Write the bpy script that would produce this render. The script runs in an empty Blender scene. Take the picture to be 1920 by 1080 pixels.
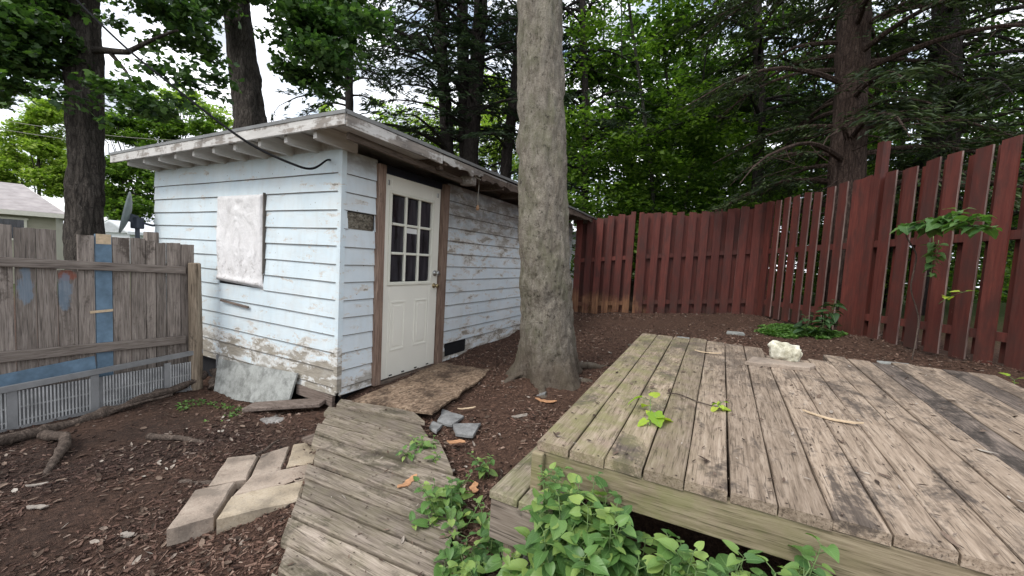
import bpy, math, random
import numpy as np
from mathutils import Matrix, Vector
random.seed(7)
rng = np.random.default_rng(7)
R_ = math.radians
S = bpy.context.scene
COL = S.collection

# ------------------------------------------------------------------ camera
CAM = np.array([2.9356, -2.3610, 1.27])
RX = np.array([0.88313, 0.46584, 0.05538]); UP = np.array([-0.08110, 0.03533, 0.99608]); FW = np.array([-0.46206, 0.88416, -0.06898])
FPX = 741.1
cd = bpy.data.cameras.new("camera"); cam = bpy.data.objects.new("camera", cd); COL.objects.link(cam)
cd.sensor_width = 36; cd.lens = FPX / 1920 * 36; cd.clip_start = .05; cd.clip_end = 2000
M = Matrix(((RX[0], UP[0], -FW[0], CAM[0]), (RX[1], UP[1], -FW[1], CAM[1]), (RX[2], UP[2], -FW[2], CAM[2]), (0, 0, 0, 1)))
cam.matrix_world = M
S.camera = cam
def at(px, py, d):                      # a surveyed point: bearing from the photograph plus its real distance
    return CAM + (RX * (px - 960) / FPX - UP * (py - 540) / FPX + FW) * d

# ------------------------------------------------------------------ sky, sun, exposure
SUN_EL, SUN_AZ = R_(48), R_(200)        # azimuth measured clockwise from +Y
world = bpy.data.worlds.new("World"); S.world = world; world.use_nodes = True
wt = world.node_tree; wt.nodes.clear()
wo = wt.nodes.new('ShaderNodeOutputWorld'); wb = wt.nodes.new('ShaderNodeBackground')
sk = wt.nodes.new('ShaderNodeTexSky'); sk.sky_type = 'NISHITA'; sk.sun_disc = False
sk.sun_elevation = SUN_EL; sk.sun_rotation = SUN_AZ; sk.air_density = 1.2; sk.dust_density = 2.0
tc = wt.nodes.new('ShaderNodeTexCoord'); mp = wt.nodes.new('ShaderNodeMapping'); mp.inputs['Scale'].default_value = (1, 1, 2.2)
cn = wt.nodes.new('ShaderNodeTexNoise'); cn.inputs['Scale'].default_value = 3.2; cn.inputs['Detail'].default_value = 7; cn.inputs['Roughness'].default_value = .55
cr = wt.nodes.new('ShaderNodeValToRGB'); cr.color_ramp.elements[0].position = .30; cr.color_ramp.elements[1].position = .50
mx = wt.nodes.new('ShaderNodeMix'); mx.data_type = 'RGBA'
c2n = wt.nodes.new('ShaderNodeTexNoise'); c2n.inputs['Scale'].default_value = 5.5; c2n.inputs['Detail'].default_value = 6; wt.links.new(mp.outputs[0], c2n.inputs['Vector'])
c2r = wt.nodes.new('ShaderNodeValToRGB'); c2r.color_ramp.elements[0].position = .36; c2r.color_ramp.elements[0].color = (3.9, 4.2, 4.8, 1); c2r.color_ramp.elements[1].position = .62; c2r.color_ramp.elements[1].color = (9.6, 9.8, 10.2, 1)
wt.links.new(c2n.outputs['Fac'], c2r.inputs['Fac']); wt.links.new(c2r.outputs[0], mx.inputs[7])
wt.links.new(tc.outputs['Generated'], mp.inputs['Vector']); wt.links.new(mp.outputs[0], cn.inputs['Vector'])
wt.links.new(cn.outputs['Fac'], cr.inputs['Fac']); wt.links.new(cr.outputs[0], mx.inputs[0])
wt.links.new(sk.outputs[0], mx.inputs[6]); wt.links.new(mx.outputs[2], wb.inputs['Color'])
wb.inputs['Strength'].default_value = .14
wt.links.new(wb.outputs[0], wo.inputs['Surface'])
sd = bpy.data.lights.new("sun", 'SUN'); sun = bpy.data.objects.new("sun", sd); COL.objects.link(sun)
sd.energy = 1.35; sd.angle = R_(22); sd.color = (1, .965, .91)
sdir = Vector((math.sin(SUN_AZ) * math.cos(SUN_EL), math.cos(SUN_AZ) * math.cos(SUN_EL), math.sin(SUN_EL)))
sun.rotation_euler = sdir.to_track_quat('Z', 'Y').to_euler(); sun.location = (2, -6, 12)
S.view_settings.view_transform = 'Standard'; S.view_settings.look = 'None'; S.view_settings.gamma = 1
S.view_settings.exposure = .70
S.cycles.max_bounces = 8; S.cycles.diffuse_bounces = 4; S.cycles.transmission_bounces = 4

# ------------------------------------------------------------------ numpy noise
def _h(i, j, k, s):
    n = (i * 374761393 + j * 668265263 + k * 2147483647 + s * 974634777) & 0xffffffff
    n = ((n ^ (n >> 13)) * 1274126177) & 0xffffffff
    return ((n ^ (n >> 16)) & 0xffff) / 65535.0
def vnoise(P, s=0):
    P = np.asarray(P, float); I = np.floor(P).astype(np.int64); F = P - I; F = F * F * (3 - 2 * F)
    out = 0
    for a in (0, 1):
        for b in (0, 1):
            for c in (0, 1):
                wgt = (F[..., 0] if a else 1 - F[..., 0]) * (F[..., 1] if b else 1 - F[..., 1]) * (F[..., 2] if c else 1 - F[..., 2])
                out = out + wgt * _h(I[..., 0] + a, I[..., 1] + b, I[..., 2] + c, s)
    return out - .5
def fbm(P, o=4, s=0):
    P = np.asarray(P, float); r = 0; a = 1
    for k in range(o): r = r + a * vnoise(P * 2 ** k + 17.3 * k, s); a *= .5
    return r

# ------------------------------------------------------------------ mesh builder
class MB:
    """collects polygons for ONE mesh object"""
    def __init__(s): s.v = []; s.f = []; s.m = []; s.n = 0; s.uv = []
    def add(s, V, F, mi=0, uv=None):
        V = np.asarray(V, float).reshape(-1, 3); F = np.asarray(F, np.int64)
        s.v.append(V); s.f.append(F + s.n); s.m.append(np.full(len(F), mi)); s.n += len(V)
        s.uv.append(uv if uv is not None else np.zeros((len(V), 2)))
        return s
    def box(s, c, size, rot=None, mi=0, bev=0.0):
        hx, hy, hz = np.array(size) / 2.0
        if bev <= 0:
            V = np.array([[x, y, z] for x in (-hx, hx) for y in (-hy, hy) for z in (-hz, hz)])
            F = [[0, 1, 3, 2], [4, 6, 7, 5], [0, 4, 5, 1], [2, 3, 7, 6], [0, 2, 6, 4], [1, 5, 7, 3]]
            F3 = None
        else:
            b = min(bev, hx * .9, hy * .9, hz * .9)
            V = []; 
            for sx in (-1, 1):
                for sy in (-1, 1):
                    for sz in (-1, 1):
                        V += [[sx * hx, sy * (hy - b), sz * (hz - b)], [sx * (hx - b), sy * hy, sz * (hz - b)], [sx * (hx - b), sy * (hy - b), sz * hz]]
            V = np.array(V)
            def I(a, b_, c_, k): return (a * 4 + b_ * 2 + c_) * 3 + k
            F = [[I(0,0,0,0), I(0,0,1,0), I(0,1,1,0), I(0,1,0,0)], [I(1,0,0,0), I(1,1,0,0), I(1,1,1,0), I(1,0,1,0)],
                 [I(0,0,0,1), I(1,0,0,1), I(1,0,1,1), I(0,0,1,1)], [I(0,1,0,1), I(0,1,1,1), I(1,1,1,1), I(1,1,0,1)],
                 [I(0,0,0,2), I(0,1,0,2), I(1,1,0,2), I(1,0,0,2)], [I(0,0,1,2), I(1,0,1,2), I(1,1,1,2), I(0,1,1,2)]]
            for a in (0, 1):
                for b_ in (0, 1):
                    q = [I(a,b_,0,0), I(a,b_,0,1), I(a,b_,1,1), I(a,b_,1,0)]; F.append(q if (a ^ b_) == 0 else q[::-1])
                    q = [I(a,0,b_,0), I(a,1,b_,0), I(a,1,b_,2), I(a,0,b_,2)]; F.append(q if (a ^ b_) == 1 else q[::-1])
                    q = [I(0,a,b_,1), I(1,a,b_,1), I(1,a,b_,2), I(0,a,b_,2)]; F.append(q if (a ^ b_) == 0 else q[::-1])
            F3 = [[I(a,b_,c_,0), I(a,b_,c_,1), I(a,b_,c_,2)] for a in (0,1) for b_ in (0,1) for c_ in (0,1)]
        def out(f):
            p = V[list(f)]; return list(f) if np.cross(p[1] - p[0], p[2] - p[0]) @ p.mean(0) > 0 else list(f)[::-1]
        F = [out(f) for f in F]; F3 = None if F3 is None else [out(f) for f in F3]
        if rot is not None: V = V @ np.array(rot).T
        V = V + np.array(c)
        n0 = s.n; s.add(V, F, mi)
        if F3 is not None: s.f.append(np.array(F3) + n0); s.m.append(np.full(8, mi))
        return s
    def bar(s, a, b, w, h, mi=0, up=(0, 0, 1), bev=0.0):
        """box beam from a to b: w sideways, h along 'up'"""
        a = np.array(a, float); b = np.array(b, float); d = b - a; L = np.linalg.norm(d); d /= L
        u = np.array(up, float); sd_ = np.cross(d, u); sd_ /= np.linalg.norm(sd_); u = np.cross(sd_, d)
        return s.box((a + b) / 2, (L, w, h), np.array([d, sd_, u]).T, mi, bev)
    def tube(s, P, r, n=8, mi=0, cap=True, disp=None):
        P = np.asarray(P, float); r = np.broadcast_to(np.asarray(r, float), (len(P),))
        T = np.gradient(P, axis=0); T /= np.linalg.norm(T, axis=1)[:, None] + 1e-9
        ref = np.array([0, 0, 1.]) if abs(T[0][2]) < .9 else np.array([1., 0, 0])
        N = np.cross(T[0], ref); N /= np.linalg.norm(N); Ns = []
        for t in T:
            N = N - t * (N @ t); N /= np.linalg.norm(N); Ns.append(N)
        Ns = np.array(Ns); B = np.cross(T, Ns)
        A = np.linspace(0, 2 * np.pi, n, endpoint=False)
        D = Ns[:, None] * np.cos(A)[None, :, None] + B[:, None] * np.sin(A)[None, :, None]
        V = P[:, None] + D * r[:, None, None]
        if disp is not None: V = V + D * disp(V, D)[..., None]
        k = len(P); i = np.arange(k - 1)[:, None] * n; j = np.arange(n)[None]; j2 = (j + 1) % n
        F = np.stack([i + j, i + j2, i + n + j2, i + n + j], -1).reshape(-1, 4)
        n0 = s.n; s.add(V.reshape(-1, 3), F, mi)
        if cap:
            s.f.append(np.array([list(range(n))[::-1]]) + n0); s.m.append(np.array([mi]))
            s.f.append(np.array([list(range(n))]) + n0 + (k - 1) * n); s.m.append(np.array([mi]))
        return s
    def grid(s, X, mi=0, uv=None):
        X = np.asarray(X, float); a, b = X.shape[:2]
        i = np.arange(a - 1)[:, None] * b; j = np.arange(b - 1)[None]
        F = np.stack([i + j, i + j + 1, i + b + j + 1, i + b + j], -1).reshape(-1, 4)
        return s.add(X.reshape(-1, 3), F, mi, uv)
    def mesh(s, name, mats, origin=(0, 0, 0), smooth=False):
        me = bpy.data.meshes.new(name)
        V = np.concatenate(s.v) - np.array(origin)
        cnt = np.concatenate([np.full(len(f), f.shape[1]) for f in s.f]); idx = np.concatenate([f.ravel() for f in s.f])
        me.vertices.add(len(V)); me.vertices.foreach_set('co', V.astype(np.float32).ravel())
        me.loops.add(len(idx)); me.loops.foreach_set('vertex_index', idx.astype(np.int32))
        me.polygons.add(len(cnt)); st = np.concatenate([[0], np.cumsum(cnt)[:-1]])
        me.polygons.foreach_set('loop_start', st.astype(np.int32)); me.polygons.foreach_set('loop_total', cnt.astype(np.int32))
        for m in (mats if isinstance(mats, (list, tuple)) else [mats]): me.materials.append(m)
        me.polygons.foreach_set('material_index', np.concatenate(s.m).astype(np.int32))
        me.polygons.foreach_set('use_smooth', np.full(len(cnt), bool(smooth)))
        U = np.concatenate(s.uv)
        if U.any():
            l = me.uv_layers.new(name='UVMap'); l.data.foreach_set('uv', U[idx].astype(np.float32).ravel())
        me.update(calc_edges=True); me.validate()
        return me
    def obj(s, name, mats, parent=None, smooth=False, origin=None):
        wl = WL.get(parent.name, np.zeros(3)) if parent else (np.zeros(3) if origin is None else np.array(origin, float))
        o = bpy.data.objects.new(name, s.mesh(name, mats, wl, smooth)); COL.objects.link(o)
        if parent: o.parent = parent; WL[o.name] = wl
        else: o.location = wl; WL[o.name] = wl
        return o
def curve(pts, n):
    pts = np.array(pts, float); t = np.linspace(0, len(pts) - 1, n); out = []
    for x in t:
        i = min(int(x), len(pts) - 2); u = x - i; p1, p2 = pts[i], pts[i + 1]; p0 = pts[max(i - 1, 0)]; p3 = pts[min(i + 2, len(pts) - 1)]
        out.append(.5 * (2 * p1 + (p2 - p0) * u + (2 * p0 - 5 * p1 + 4 * p2 - p3) * u * u + (3 * p1 - p0 - 3 * p2 + p3) * u ** 3))
    return np.array(out)
WL = {}
def thing(name, label, cat, loc=(0, 0, 0), group=None):
    o = bpy.data.objects.new(name, None); COL.objects.link(o); o.location = loc; o.empty_display_size = .1
    WL[o.name] = np.array(loc, float); return tag(o, label, cat, group)
def tag(o, label, cat, group=None, kind=None):
    o['label'] = label; o['category'] = cat
    if group: o['group'] = group
    if kind: o['kind'] = kind
    return o
def struct(o): o['kind'] = 'structure'; return o
def rotz(a): c, s_ = math.cos(a), math.sin(a); return np.array([[c, -s_, 0], [s_, c, 0], [0, 0, 1]])
def rotx(a): c, s_ = math.cos(a), math.sin(a); return np.array([[1, 0, 0], [0, c, -s_], [0, s_, c]])
def roty(a): c, s_ = math.cos(a), math.sin(a); return np.array([[c, 0, s_], [0, 1, 0], [-s_, 0, c]])
def randrot(n, tilt=1.0):
    """random orientations; tilt 0 = flat, 1 = up to about a right angle"""
    a = rng.uniform(0, 2 * np.pi, n); b = rng.normal(0, .6 * tilt, n); c = rng.normal(0, .6 * tilt, n)
    ca, sa, cb, sb, cc, sc = np.cos(a), np.sin(a), np.cos(b), np.sin(b), np.cos(c), np.sin(c)
    Z = np.zeros(n); O = np.ones(n)
    A = np.stack([np.stack([ca, -sa, Z], -1), np.stack([sa, ca, Z], -1), np.stack([Z, Z, O], -1)], 1)
    B = np.stack([np.stack([O, Z, Z], -1), np.stack([Z, cb, -sb], -1), np.stack([Z, sb, cb], -1)], 1)
    Cc = np.stack([np.stack([cc, Z, sc], -1), np.stack([Z, O, Z], -1), np.stack([-sc, Z, cc], -1)], 1)
    return A @ B @ Cc
def scatter(mb, P, Rm, scale, T, TF, mi=0, uv=None):
    """stamp the template (T verts, TF faces) at every point"""
    n = len(P); T = np.asarray(T, float); k = len(T)
    sc = np.asarray(scale, float); sc = sc[:, None, None] if sc.ndim == 1 else sc[:, None, :]
    V = np.einsum('nij,nkj->nki', Rm, T[None] * sc) + np.asarray(P)[:, None]
    TF = np.asarray(TF); F = (TF[None] + (np.arange(n) * k)[:, None, None]).reshape(-1, TF.shape[1])
    mb.add(V.reshape(-1, 3), F, mi, None if uv is None else np.tile(uv, (n, 1)))
    return mb

# ------------------------------------------------------------------ materials
class NT:
    def __init__(s, name, rough=.8, spec=.3):
        s.m = bpy.data.materials.new(name); s.m.use_nodes = True; s.t = s.m.node_tree; s.t.nodes.clear()
        s.out = s.n('ShaderNodeOutputMaterial'); s.b = s.n('ShaderNodeBsdfPrincipled')
        s.b.inputs['Roughness'].default_value = rough; s.b.inputs['Specular IOR Level'].default_value = spec
        s.t.links.new(s.b.outputs[0], s.out.inputs[0]); s._pos = None
    def n(s, t, **k):
        x = s.t.nodes.new(t)
        for a, b in k.items(): setattr(x, a, b)
        return x
    def set(s, sock, v):
        if isinstance(v, bpy.types.NodeSocket): s.t.links.new(v, sock)
        elif isinstance(v, (tuple, list)) and sock.type == 'RGBA': sock.default_value = (*v[:3], 1)
        else: sock.default_value = v
    @property
    def pos(s):
        if s._pos is None: s._pos = s.n('ShaderNodeNewGeometry').outputs['Position']
        return s._pos
    def obj(s): return s.n('ShaderNodeTexCoord').outputs['Object']
    def uv(s): return s.n('ShaderNodeTexCoord').outputs['UV']
    def orand(s): return s.n('ShaderNodeObjectInfo').outputs['Random']
    def island(s): return s.n('ShaderNodeNewGeometry').outputs['Random Per Island']
    def scale(s, v, k, off=None):
        mpn = s.n('ShaderNodeMapping'); s.set(mpn.inputs[0], v); mpn.inputs['Scale'].default_value = k
        if off is not None: s.set(mpn.inputs['Location'], off)
        return mpn.outputs[0]
    def noise(s, v, sc=5, det=5, ro=.55, dist=0):
        x = s.n('ShaderNodeTexNoise'); s.set(x.inputs['Vector'], v); x.inputs['Scale'].default_value = sc
        x.inputs['Detail'].default_value = det; x.inputs['Roughness'].default_value = ro; x.inputs['Distortion'].default_value = dist
        return x.outputs['Fac']
    def vor(s, v, sc=5, feat='F1'):
        x = s.n('ShaderNodeTexVoronoi', feature=feat); s.set(x.inputs['Vector'], v); x.inputs['Scale'].default_value = sc
        return x.outputs['Distance']
    def ramp(s, f, *st):
        x = s.n('ShaderNodeValToRGB'); s.set(x.inputs[0], f); e = x.color_ramp.elements
        while len(e) < len(st): e.new(.5)
        for el, (p, c) in zip(e, st):
            el.position = p; el.color = (c, c, c, 1) if not isinstance(c, (tuple, list)) else (*c, 1)
        return x.outputs[0]
    def mix(s, f, a, b, mode='MIX'):
        x = s.n('ShaderNodeMix', data_type='RGBA', blend_type=mode); s.set(x.inputs[0], f); s.set(x.inputs[6], a); s.set(x.inputs[7], b)
        return x.outputs[2]
    def math(s, op, a, b=0, c=0):
        x = s.n('ShaderNodeMath', operation=op); s.set(x.inputs[0], a); s.set(x.inputs[1], b)
        if op == 'MULTIPLY_ADD': s.set(x.inputs[2], c)
        return x.outputs[0]
    def sep(s, v):
        x = s.n('ShaderNodeSeparateXYZ'); s.set(x.inputs[0], v); return x.outputs
    def comb(s, a, b, c):
        x = s.n('ShaderNodeCombineXYZ'); [s.set(x.inputs[i], q) for i, q in enumerate((a, b, c))]; return x.outputs[0]
    def band(s, v, lo, hi, soft):
        """1 inside lo..hi, fading over soft"""
        a = s.n('ShaderNodeMapRange', interpolation_type='SMOOTHSTEP'); s.set(a.inputs[0], v); a.inputs[1].default_value = lo - soft; a.inputs[2].default_value = lo + soft
        b = s.n('ShaderNodeMapRange', interpolation_type='SMOOTHSTEP'); s.set(b.inputs[0], v); b.inputs[1].default_value = hi - soft; b.inputs[2].default_value = hi + soft
        return s.math('MULTIPLY', a.outputs[0], s.math('SUBTRACT', 1, b.outputs[0]))
    def col(s, c): s.set(s.b.inputs['Base Color'], c); return s
    def rough(s, c): s.set(s.b.inputs['Roughness'], c); return s
    def bump(s, h, st=.5, d=.01):
        x = s.n('ShaderNodeBump'); s.set(x.inputs['Height'], h); x.inputs['Strength'].default_value = st; x.inputs['Distance'].default_value = d
        s.t.links.new(x.outputs[0], s.b.inputs['Normal']); return s

def plain(name, c, rough=.6, var=.15, sc=12, metal=0, bump=.15):
    t = NT(name, rough, .3 if rough < .95 else .05); n = t.noise(t.pos, sc, 6, .6)
    a = tuple(x * (1 - var) for x in c); b = tuple(min(1, x * (1 + var)) for x in c)
    t.col(t.ramp(n, (.3, a), (.7, b))); t.b.inputs['Metallic'].default_value = metal
    t.bump(n, bump, .004); return t.m

def weathered_wood(name, axis, c_dark, c_mid, c_light, stain=None, stain_amt=.5, moss=None, rough=.85, per_board=.35, grain=1.0, extra=None):
    """grain stretched along axis; every board has its own shift and tone"""
    t = NT(name, rough, .2)
    r = t.orand(); sh = t.math('MULTIPLY', r, 37.0)
    k = [85 * grain] * 3; k[axis] = 4.0
    v = t.scale(t.pos, tuple(k), t.comb(sh, t.math('MULTIPLY', r, 91.0), sh))
    g = t.noise(v, 1, 9, .72, .3)
    k2 = [16.] * 3; k2[axis] = 1.6
    v2 = t.scale(t.pos, tuple(k2), t.comb(sh, sh, sh)); g2 = t.noise(v2, 1, 7, .66, 2.2)
    gg = t.math('ADD', t.math('MULTIPLY', g, .55), t.math('MULTIPLY', g2, .45))
    c = t.ramp(gg, (.36, c_dark), (.49, c_mid), (.62, c_light))
    tone = t.ramp(r, (0, 1 - per_board), (1, 1 + per_board * .4))
    c = t.mix(1, c, tone, 'MULTIPLY')
    # fine checks along the grain
    k3 = [170.] * 3; k3[axis] = 5.
    ck = t.noise(t.scale(t.pos, tuple(k3), t.comb(sh, sh, sh)), 1, 3, .5)
    c = t.mix(t.ramp(ck, (.58, 0.), (.66, .75)), c, tuple(x * .45 for x in c_dark))
    if stain:
        k4 = [5.0] * 3; k4[axis] = 2.2
        st = t.noise(t.scale(t.pos, tuple(k4)), 1, 8, .68, .6)
        br = t.noise(t.scale(t.pos, tuple([40.] * 3)), 1, 4, .6)
        st = t.math('ADD', st, t.math('MULTIPLY', t.math('SUBTRACT', br, .5), .25))
        st = t.math('ADD', st, t.math('MULTIPLY', t.math('SUBTRACT', r, .5), .10))
        lo = .66 - .18 * stain_amt
        c = t.mix(t.ramp(st, (lo, 0.), (lo + .10, .8)), c, stain)
    if moss:
        mc, mf = moss; ms = t.noise(t.pos, 9, 6, .65)
        c = t.mix(t.math('MULTIPLY', t.ramp(ms, (.36, 0.), (.62, 1.)), mf(t)), c, mc)
    if extra: c = extra(t, c)
    t.col(c); t.bump(t.math('ADD', gg, t.math('MULTIPLY', ck, .3)), .5, .004)
    return t.m

def painted_siding(name, side):
    t = NT(name, .6, .3); x, y, z = t.sep(t.pos)
    along = x if not side else y
    k = (3, 3, 9)
    n1 = t.noise(t.scale(t.pos, k), 1.1, 9, .66, .3)
    n2 = t.noise(t.pos, 45, 5, .6)
    low = t.band(z, -1, .34 if not side else .25, .22)
    m = t.math('ADD', n1, t.math('MULTIPLY', t.math('SUBTRACT', n2, .5), .22))
    m = t.math('ADD', m, t.math('MULTIPLY', low, .215 if not side else .15))
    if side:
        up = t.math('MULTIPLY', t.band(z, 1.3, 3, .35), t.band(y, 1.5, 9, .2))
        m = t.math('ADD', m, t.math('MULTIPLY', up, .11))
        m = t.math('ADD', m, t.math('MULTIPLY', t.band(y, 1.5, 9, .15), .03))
    else:
        right = t.band(x, -.5, 1, .3)
        m = t.math('ADD', m, t.math('MULTIPLY', right, .035))
    paint = t.ramp(t.noise(t.pos, 2.2, 4, .6), (.3, (.58, .68, .73) if not side else (.59, .665, .705)), (.7, (.69, .765, .79) if not side else (.69, .74, .76)))
    # chalky dirt film running down from the laps
    film = t.noise(t.scale(t.pos, (14, 14, 3)), 1, 6, .6)
    paint = t.mix(t.ramp(film, (.5, 0.), (.8, .35)), paint, (.50, .50, .46))
    prim = t.ramp(t.noise(t.pos, 20, 4), (.3, (.52, .50, .46)), (.7, (.66, .64, .60)))
    wood = t.ramp(t.noise(t.scale(t.pos, (8, 8, 90)), 1, 5, .6), (.3, (.16, .135, .10)), (.7, (.37, .33, .265)))
    hi = .025 if not side else .005
    c = t.mix(t.ramp(m, (.585 + hi, 0.), (.605 + hi, .9)), paint, prim)
    c = t.mix(t.ramp(m, (.645 + hi, 0.), (.69 + hi, .9)), c, wood)
    ck2 = t.noise(t.scale(t.pos, (2.5, 2.5, 5)), 1, 7, .65)
    c = t.mix(t.ramp(ck2, (.48, 0.), (.68, .45)), c, (.60, .60, .575))
    # little chips
    ch = t.vor(t.pos, 11); chm = t.noise(t.pos, 60, 3)
    c = t.mix(t.math('MULTIPLY', t.ramp(ch, (.05, 1.), (.09, 0.)), t.ramp(chm, (.5, 0.), (.55, 1.))), c, (.22, .19, .15))
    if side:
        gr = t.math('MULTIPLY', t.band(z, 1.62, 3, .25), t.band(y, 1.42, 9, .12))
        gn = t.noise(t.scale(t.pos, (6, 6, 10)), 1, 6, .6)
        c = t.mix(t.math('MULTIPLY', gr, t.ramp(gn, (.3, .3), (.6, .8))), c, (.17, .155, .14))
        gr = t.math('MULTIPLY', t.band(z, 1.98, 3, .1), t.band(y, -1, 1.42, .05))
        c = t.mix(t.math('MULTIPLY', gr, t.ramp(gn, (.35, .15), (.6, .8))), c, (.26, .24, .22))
    t.col(c); t.bump(t.math('ADD', t.math('MULTIPLY', t.ramp(m, (.58, 1.), (.60, 0.)), .5), t.math('MULTIPLY', n2, .35)), .45, .004)
    return t.m

def bark(name, c0, c1, c2, ridge=1.0, lichen=None, foot=None, vor_amt=.55):
    t = NT(name, .92, .12); o = t.pos
    v = t.noise(t.scale(o, (30 * ridge, 30 * ridge, 5 * ridge)), 1, 10, .72, 1.0)
    wv = t.n('ShaderNodeMix', data_type='VECTOR'); wv.inputs[0].default_value = .06; t.set(wv.inputs[4], o); wn = t.n('ShaderNodeTexNoise'); t.set(wn.inputs['Vector'], o); wn.inputs['Scale'].default_value = 9; wn.inputs['Detail'].default_value = 4; t.t.links.new(wn.outputs['Color'], wv.inputs[5])
    vc = t.vor(t.scale(wv.outputs[1], (26 * ridge, 26 * ridge, 4.5 * ridge)), 1.0, 'DISTANCE_TO_EDGE')
    cr_ = t.ramp(vc, (.0, 0.), (.14, 1.))
    b = t.noise(o, 5, 8, .7); f = t.noise(o, 75, 6, .7); sp_ = t.noise(t.scale(o, (1, 1, .7)), 22, 6, .75)
    c = t.ramp(t.math('ADD', t.math('MULTIPLY', v, .55), t.math('MULTIPLY', f, .45)), (.36, c0), (.5, c1), (.63, c2))
    c = t.mix(t.ramp(b, (.42, 0.), (.62, .5)), c, tuple(x * .55 for x in c1))
    if lichen:
        l = t.noise(t.scale(o, (3, 3, 1.6)), 1.3, 10, .78)
        c = t.mix(t.ramp(l, (.46, 0.), (.6, .75)), c, lichen[0])
        l2 = t.noise(t.scale(o, (3, 3, 2), (4.1, 2.2, 9.)), 2.1, 10, .78)
        c = t.mix(t.math('MULTIPLY', t.ramp(l2, (.46, 0.), (.62, .8)), t.ramp(f, (.35, .2), (.6, 1.))), c, lichen[1])
        c = t.mix(t.ramp(sp_, (.56, 0.), (.64, .8)), c, tuple(x * .5 for x in c0))
        if foot: c = t.mix(t.math('MULTIPLY', t.ramp(t.math('ADD', t.sep(o)[2], t.math('MULTIPLY', t.math('SUBTRACT', b, .5), .9)), (.12, 1.), (.62, 0.)), .7), c, foot)
    c = t.mix(t.math('MULTIPLY', t.math('SUBTRACT', 1, cr_), vor_amt), c, tuple(x * .5 for x in c0))
    t.col(c); t.bump(t.math('ADD', t.math('ADD', v, t.math('MULTIPLY', f, .6)), t.math('MULTIPLY', cr_, vor_amt * .6)), 1.0, .03); return t.m

def leaf(name, a, b, c, trans=.35, rough=.45, clump=1.2, veins=False):
    t = NT(name, rough, .35); i = t.island(); n = t.noise(t.pos, clump, 3, .6)
    cc = t.ramp(t.math('ADD', t.math('MULTIPLY', i, .55), t.math('MULTIPLY', n, .55)), (.25, a), (.52, b), (.85, c))
    if veins:
        u = t.uv(); x, y, z = t.sep(u)
        av = t.math('ABSOLUTE', t.math('SUBTRACT', x, .5))
        sv = t.math('SINE', t.math('MULTIPLY', t.math('SUBTRACT', y, t.math('MULTIPLY', av, .9)), 42.))
        mid = t.math('LESS_THAN', av, .022)
        vv = t.math('MAXIMUM', mid, t.math('MULTIPLY', t.ramp(sv, (.88, 0.), (1., .55)), 1))
        cc = t.mix(t.math('MULTIPLY', vv, .5), cc, (.22, .36, .13))
        t.bump(t.math('SUBTRACT', 1, vv), .5, .003)
    t.col(cc)
    tr = t.n('ShaderNodeBsdfTranslucent'); t.set(tr.inputs[0], t.mix(1, cc, (1.25, 1.5, .6), 'MULTIPLY'))
    ms = t.n('ShaderNodeMixShader'); ms.inputs[0].default_value = trans
    t.t.links.new(t.b.outputs[0], ms.inputs[1]); t.t.links.new(tr.outputs[0], ms.inputs[2]); t.t.links.new(ms.outputs[0], t.out.inputs[0])
    return t.m

MAT = {}
def ground_mat():
    t = NT('mulch_soil', .95, .1); o = t.pos
    n = t.noise(o, 1.1, 6, .6); f = t.noise(o, 38, 7, .72); g = t.noise(o, 130, 4, .6)
    s_ = t.noise(t.scale(o, (60, 22, 40)), 1, 5, .65, 1.0)
    c = t.ramp(t.math('ADD', t.math('MULTIPLY', f, .6), t.math('MULTIPLY', s_, .4)), (.34, (.03, .020, .016)), (.5, (.085, .051, .037)), (.62, (.16, .095, .067)), (.74, (.28, .20, .155)))
    d = t.mix(.75, c, (.030, .025, .023))
    x, y, z = t.sep(o)
    near_left = t.math('MULTIPLY', t.band(x, -9, .55, .5), t.band(y, -9, -.45, .35))  # soil goes darker and grayer towards the near left
    c = t.mix(t.math('MULTIPLY', t.ramp(n, (.38, .35), (.55, 1.)), t.math('MULTIPLY', near_left, .8)), c, d)
    far = t.band(t.math('ADD', t.math('ABSOLUTE', x), t.math('ABSOLUTE', y)), 14, 9999, 3)
    c = t.mix(far, c, t.ramp(f, (.3, (.03, .05, .015)), (.7, (.09, .11, .035))))
    t.col(c); t.bump(t.math('ADD', f, t.math('MULTIPLY', g, .5)), 1.0, .02); return t.m
MAT['ground'] = ground_mat()
gray = ((.13, .11, .10), (.25, .215, .19), (.36, .31, .27))
def deck_dirt(t, c):
    x, y, z = t.sep(t.pos); n = t.noise(t.scale(t.pos, (7, 4, 7)), 1, 9, .72, .4); f = t.noise(t.pos, 55, 4, .6)
    m = t.math('ADD', n, t.math('MULTIPLY', t.math('SUBTRACT', f, .5), .3)); m = t.math('ADD', m, t.math('MULTIPLY', t.band(y, .45, 9, .6), .13))
    return t.mix(t.ramp(m, (.57, 0.), (.72, .65)), c, (.075, .06, .05))
MAT['deck'] = weathered_wood('deck_board_wood', 1, (.135, .10, .073), (.305, .234, .173), (.45, .36, .278), stain=(.055, .045, .04), stain_amt=.62, extra=deck_dirt,
    moss=((.20, .19, .085), lambda t: t.math('MULTIPLY', t.band(t.sep(t.pos)[0], -9, 2.75, .35), .8)), per_board=.30)
MAT['deck_dark'] = weathered_wood('deck_board_wood_dark', 1, (.06, .048, .04), (.13, .105, .088), (.27, .215, .175), stain=(.035, .03, .026), stain_amt=.9, per_board=.15)
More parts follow.
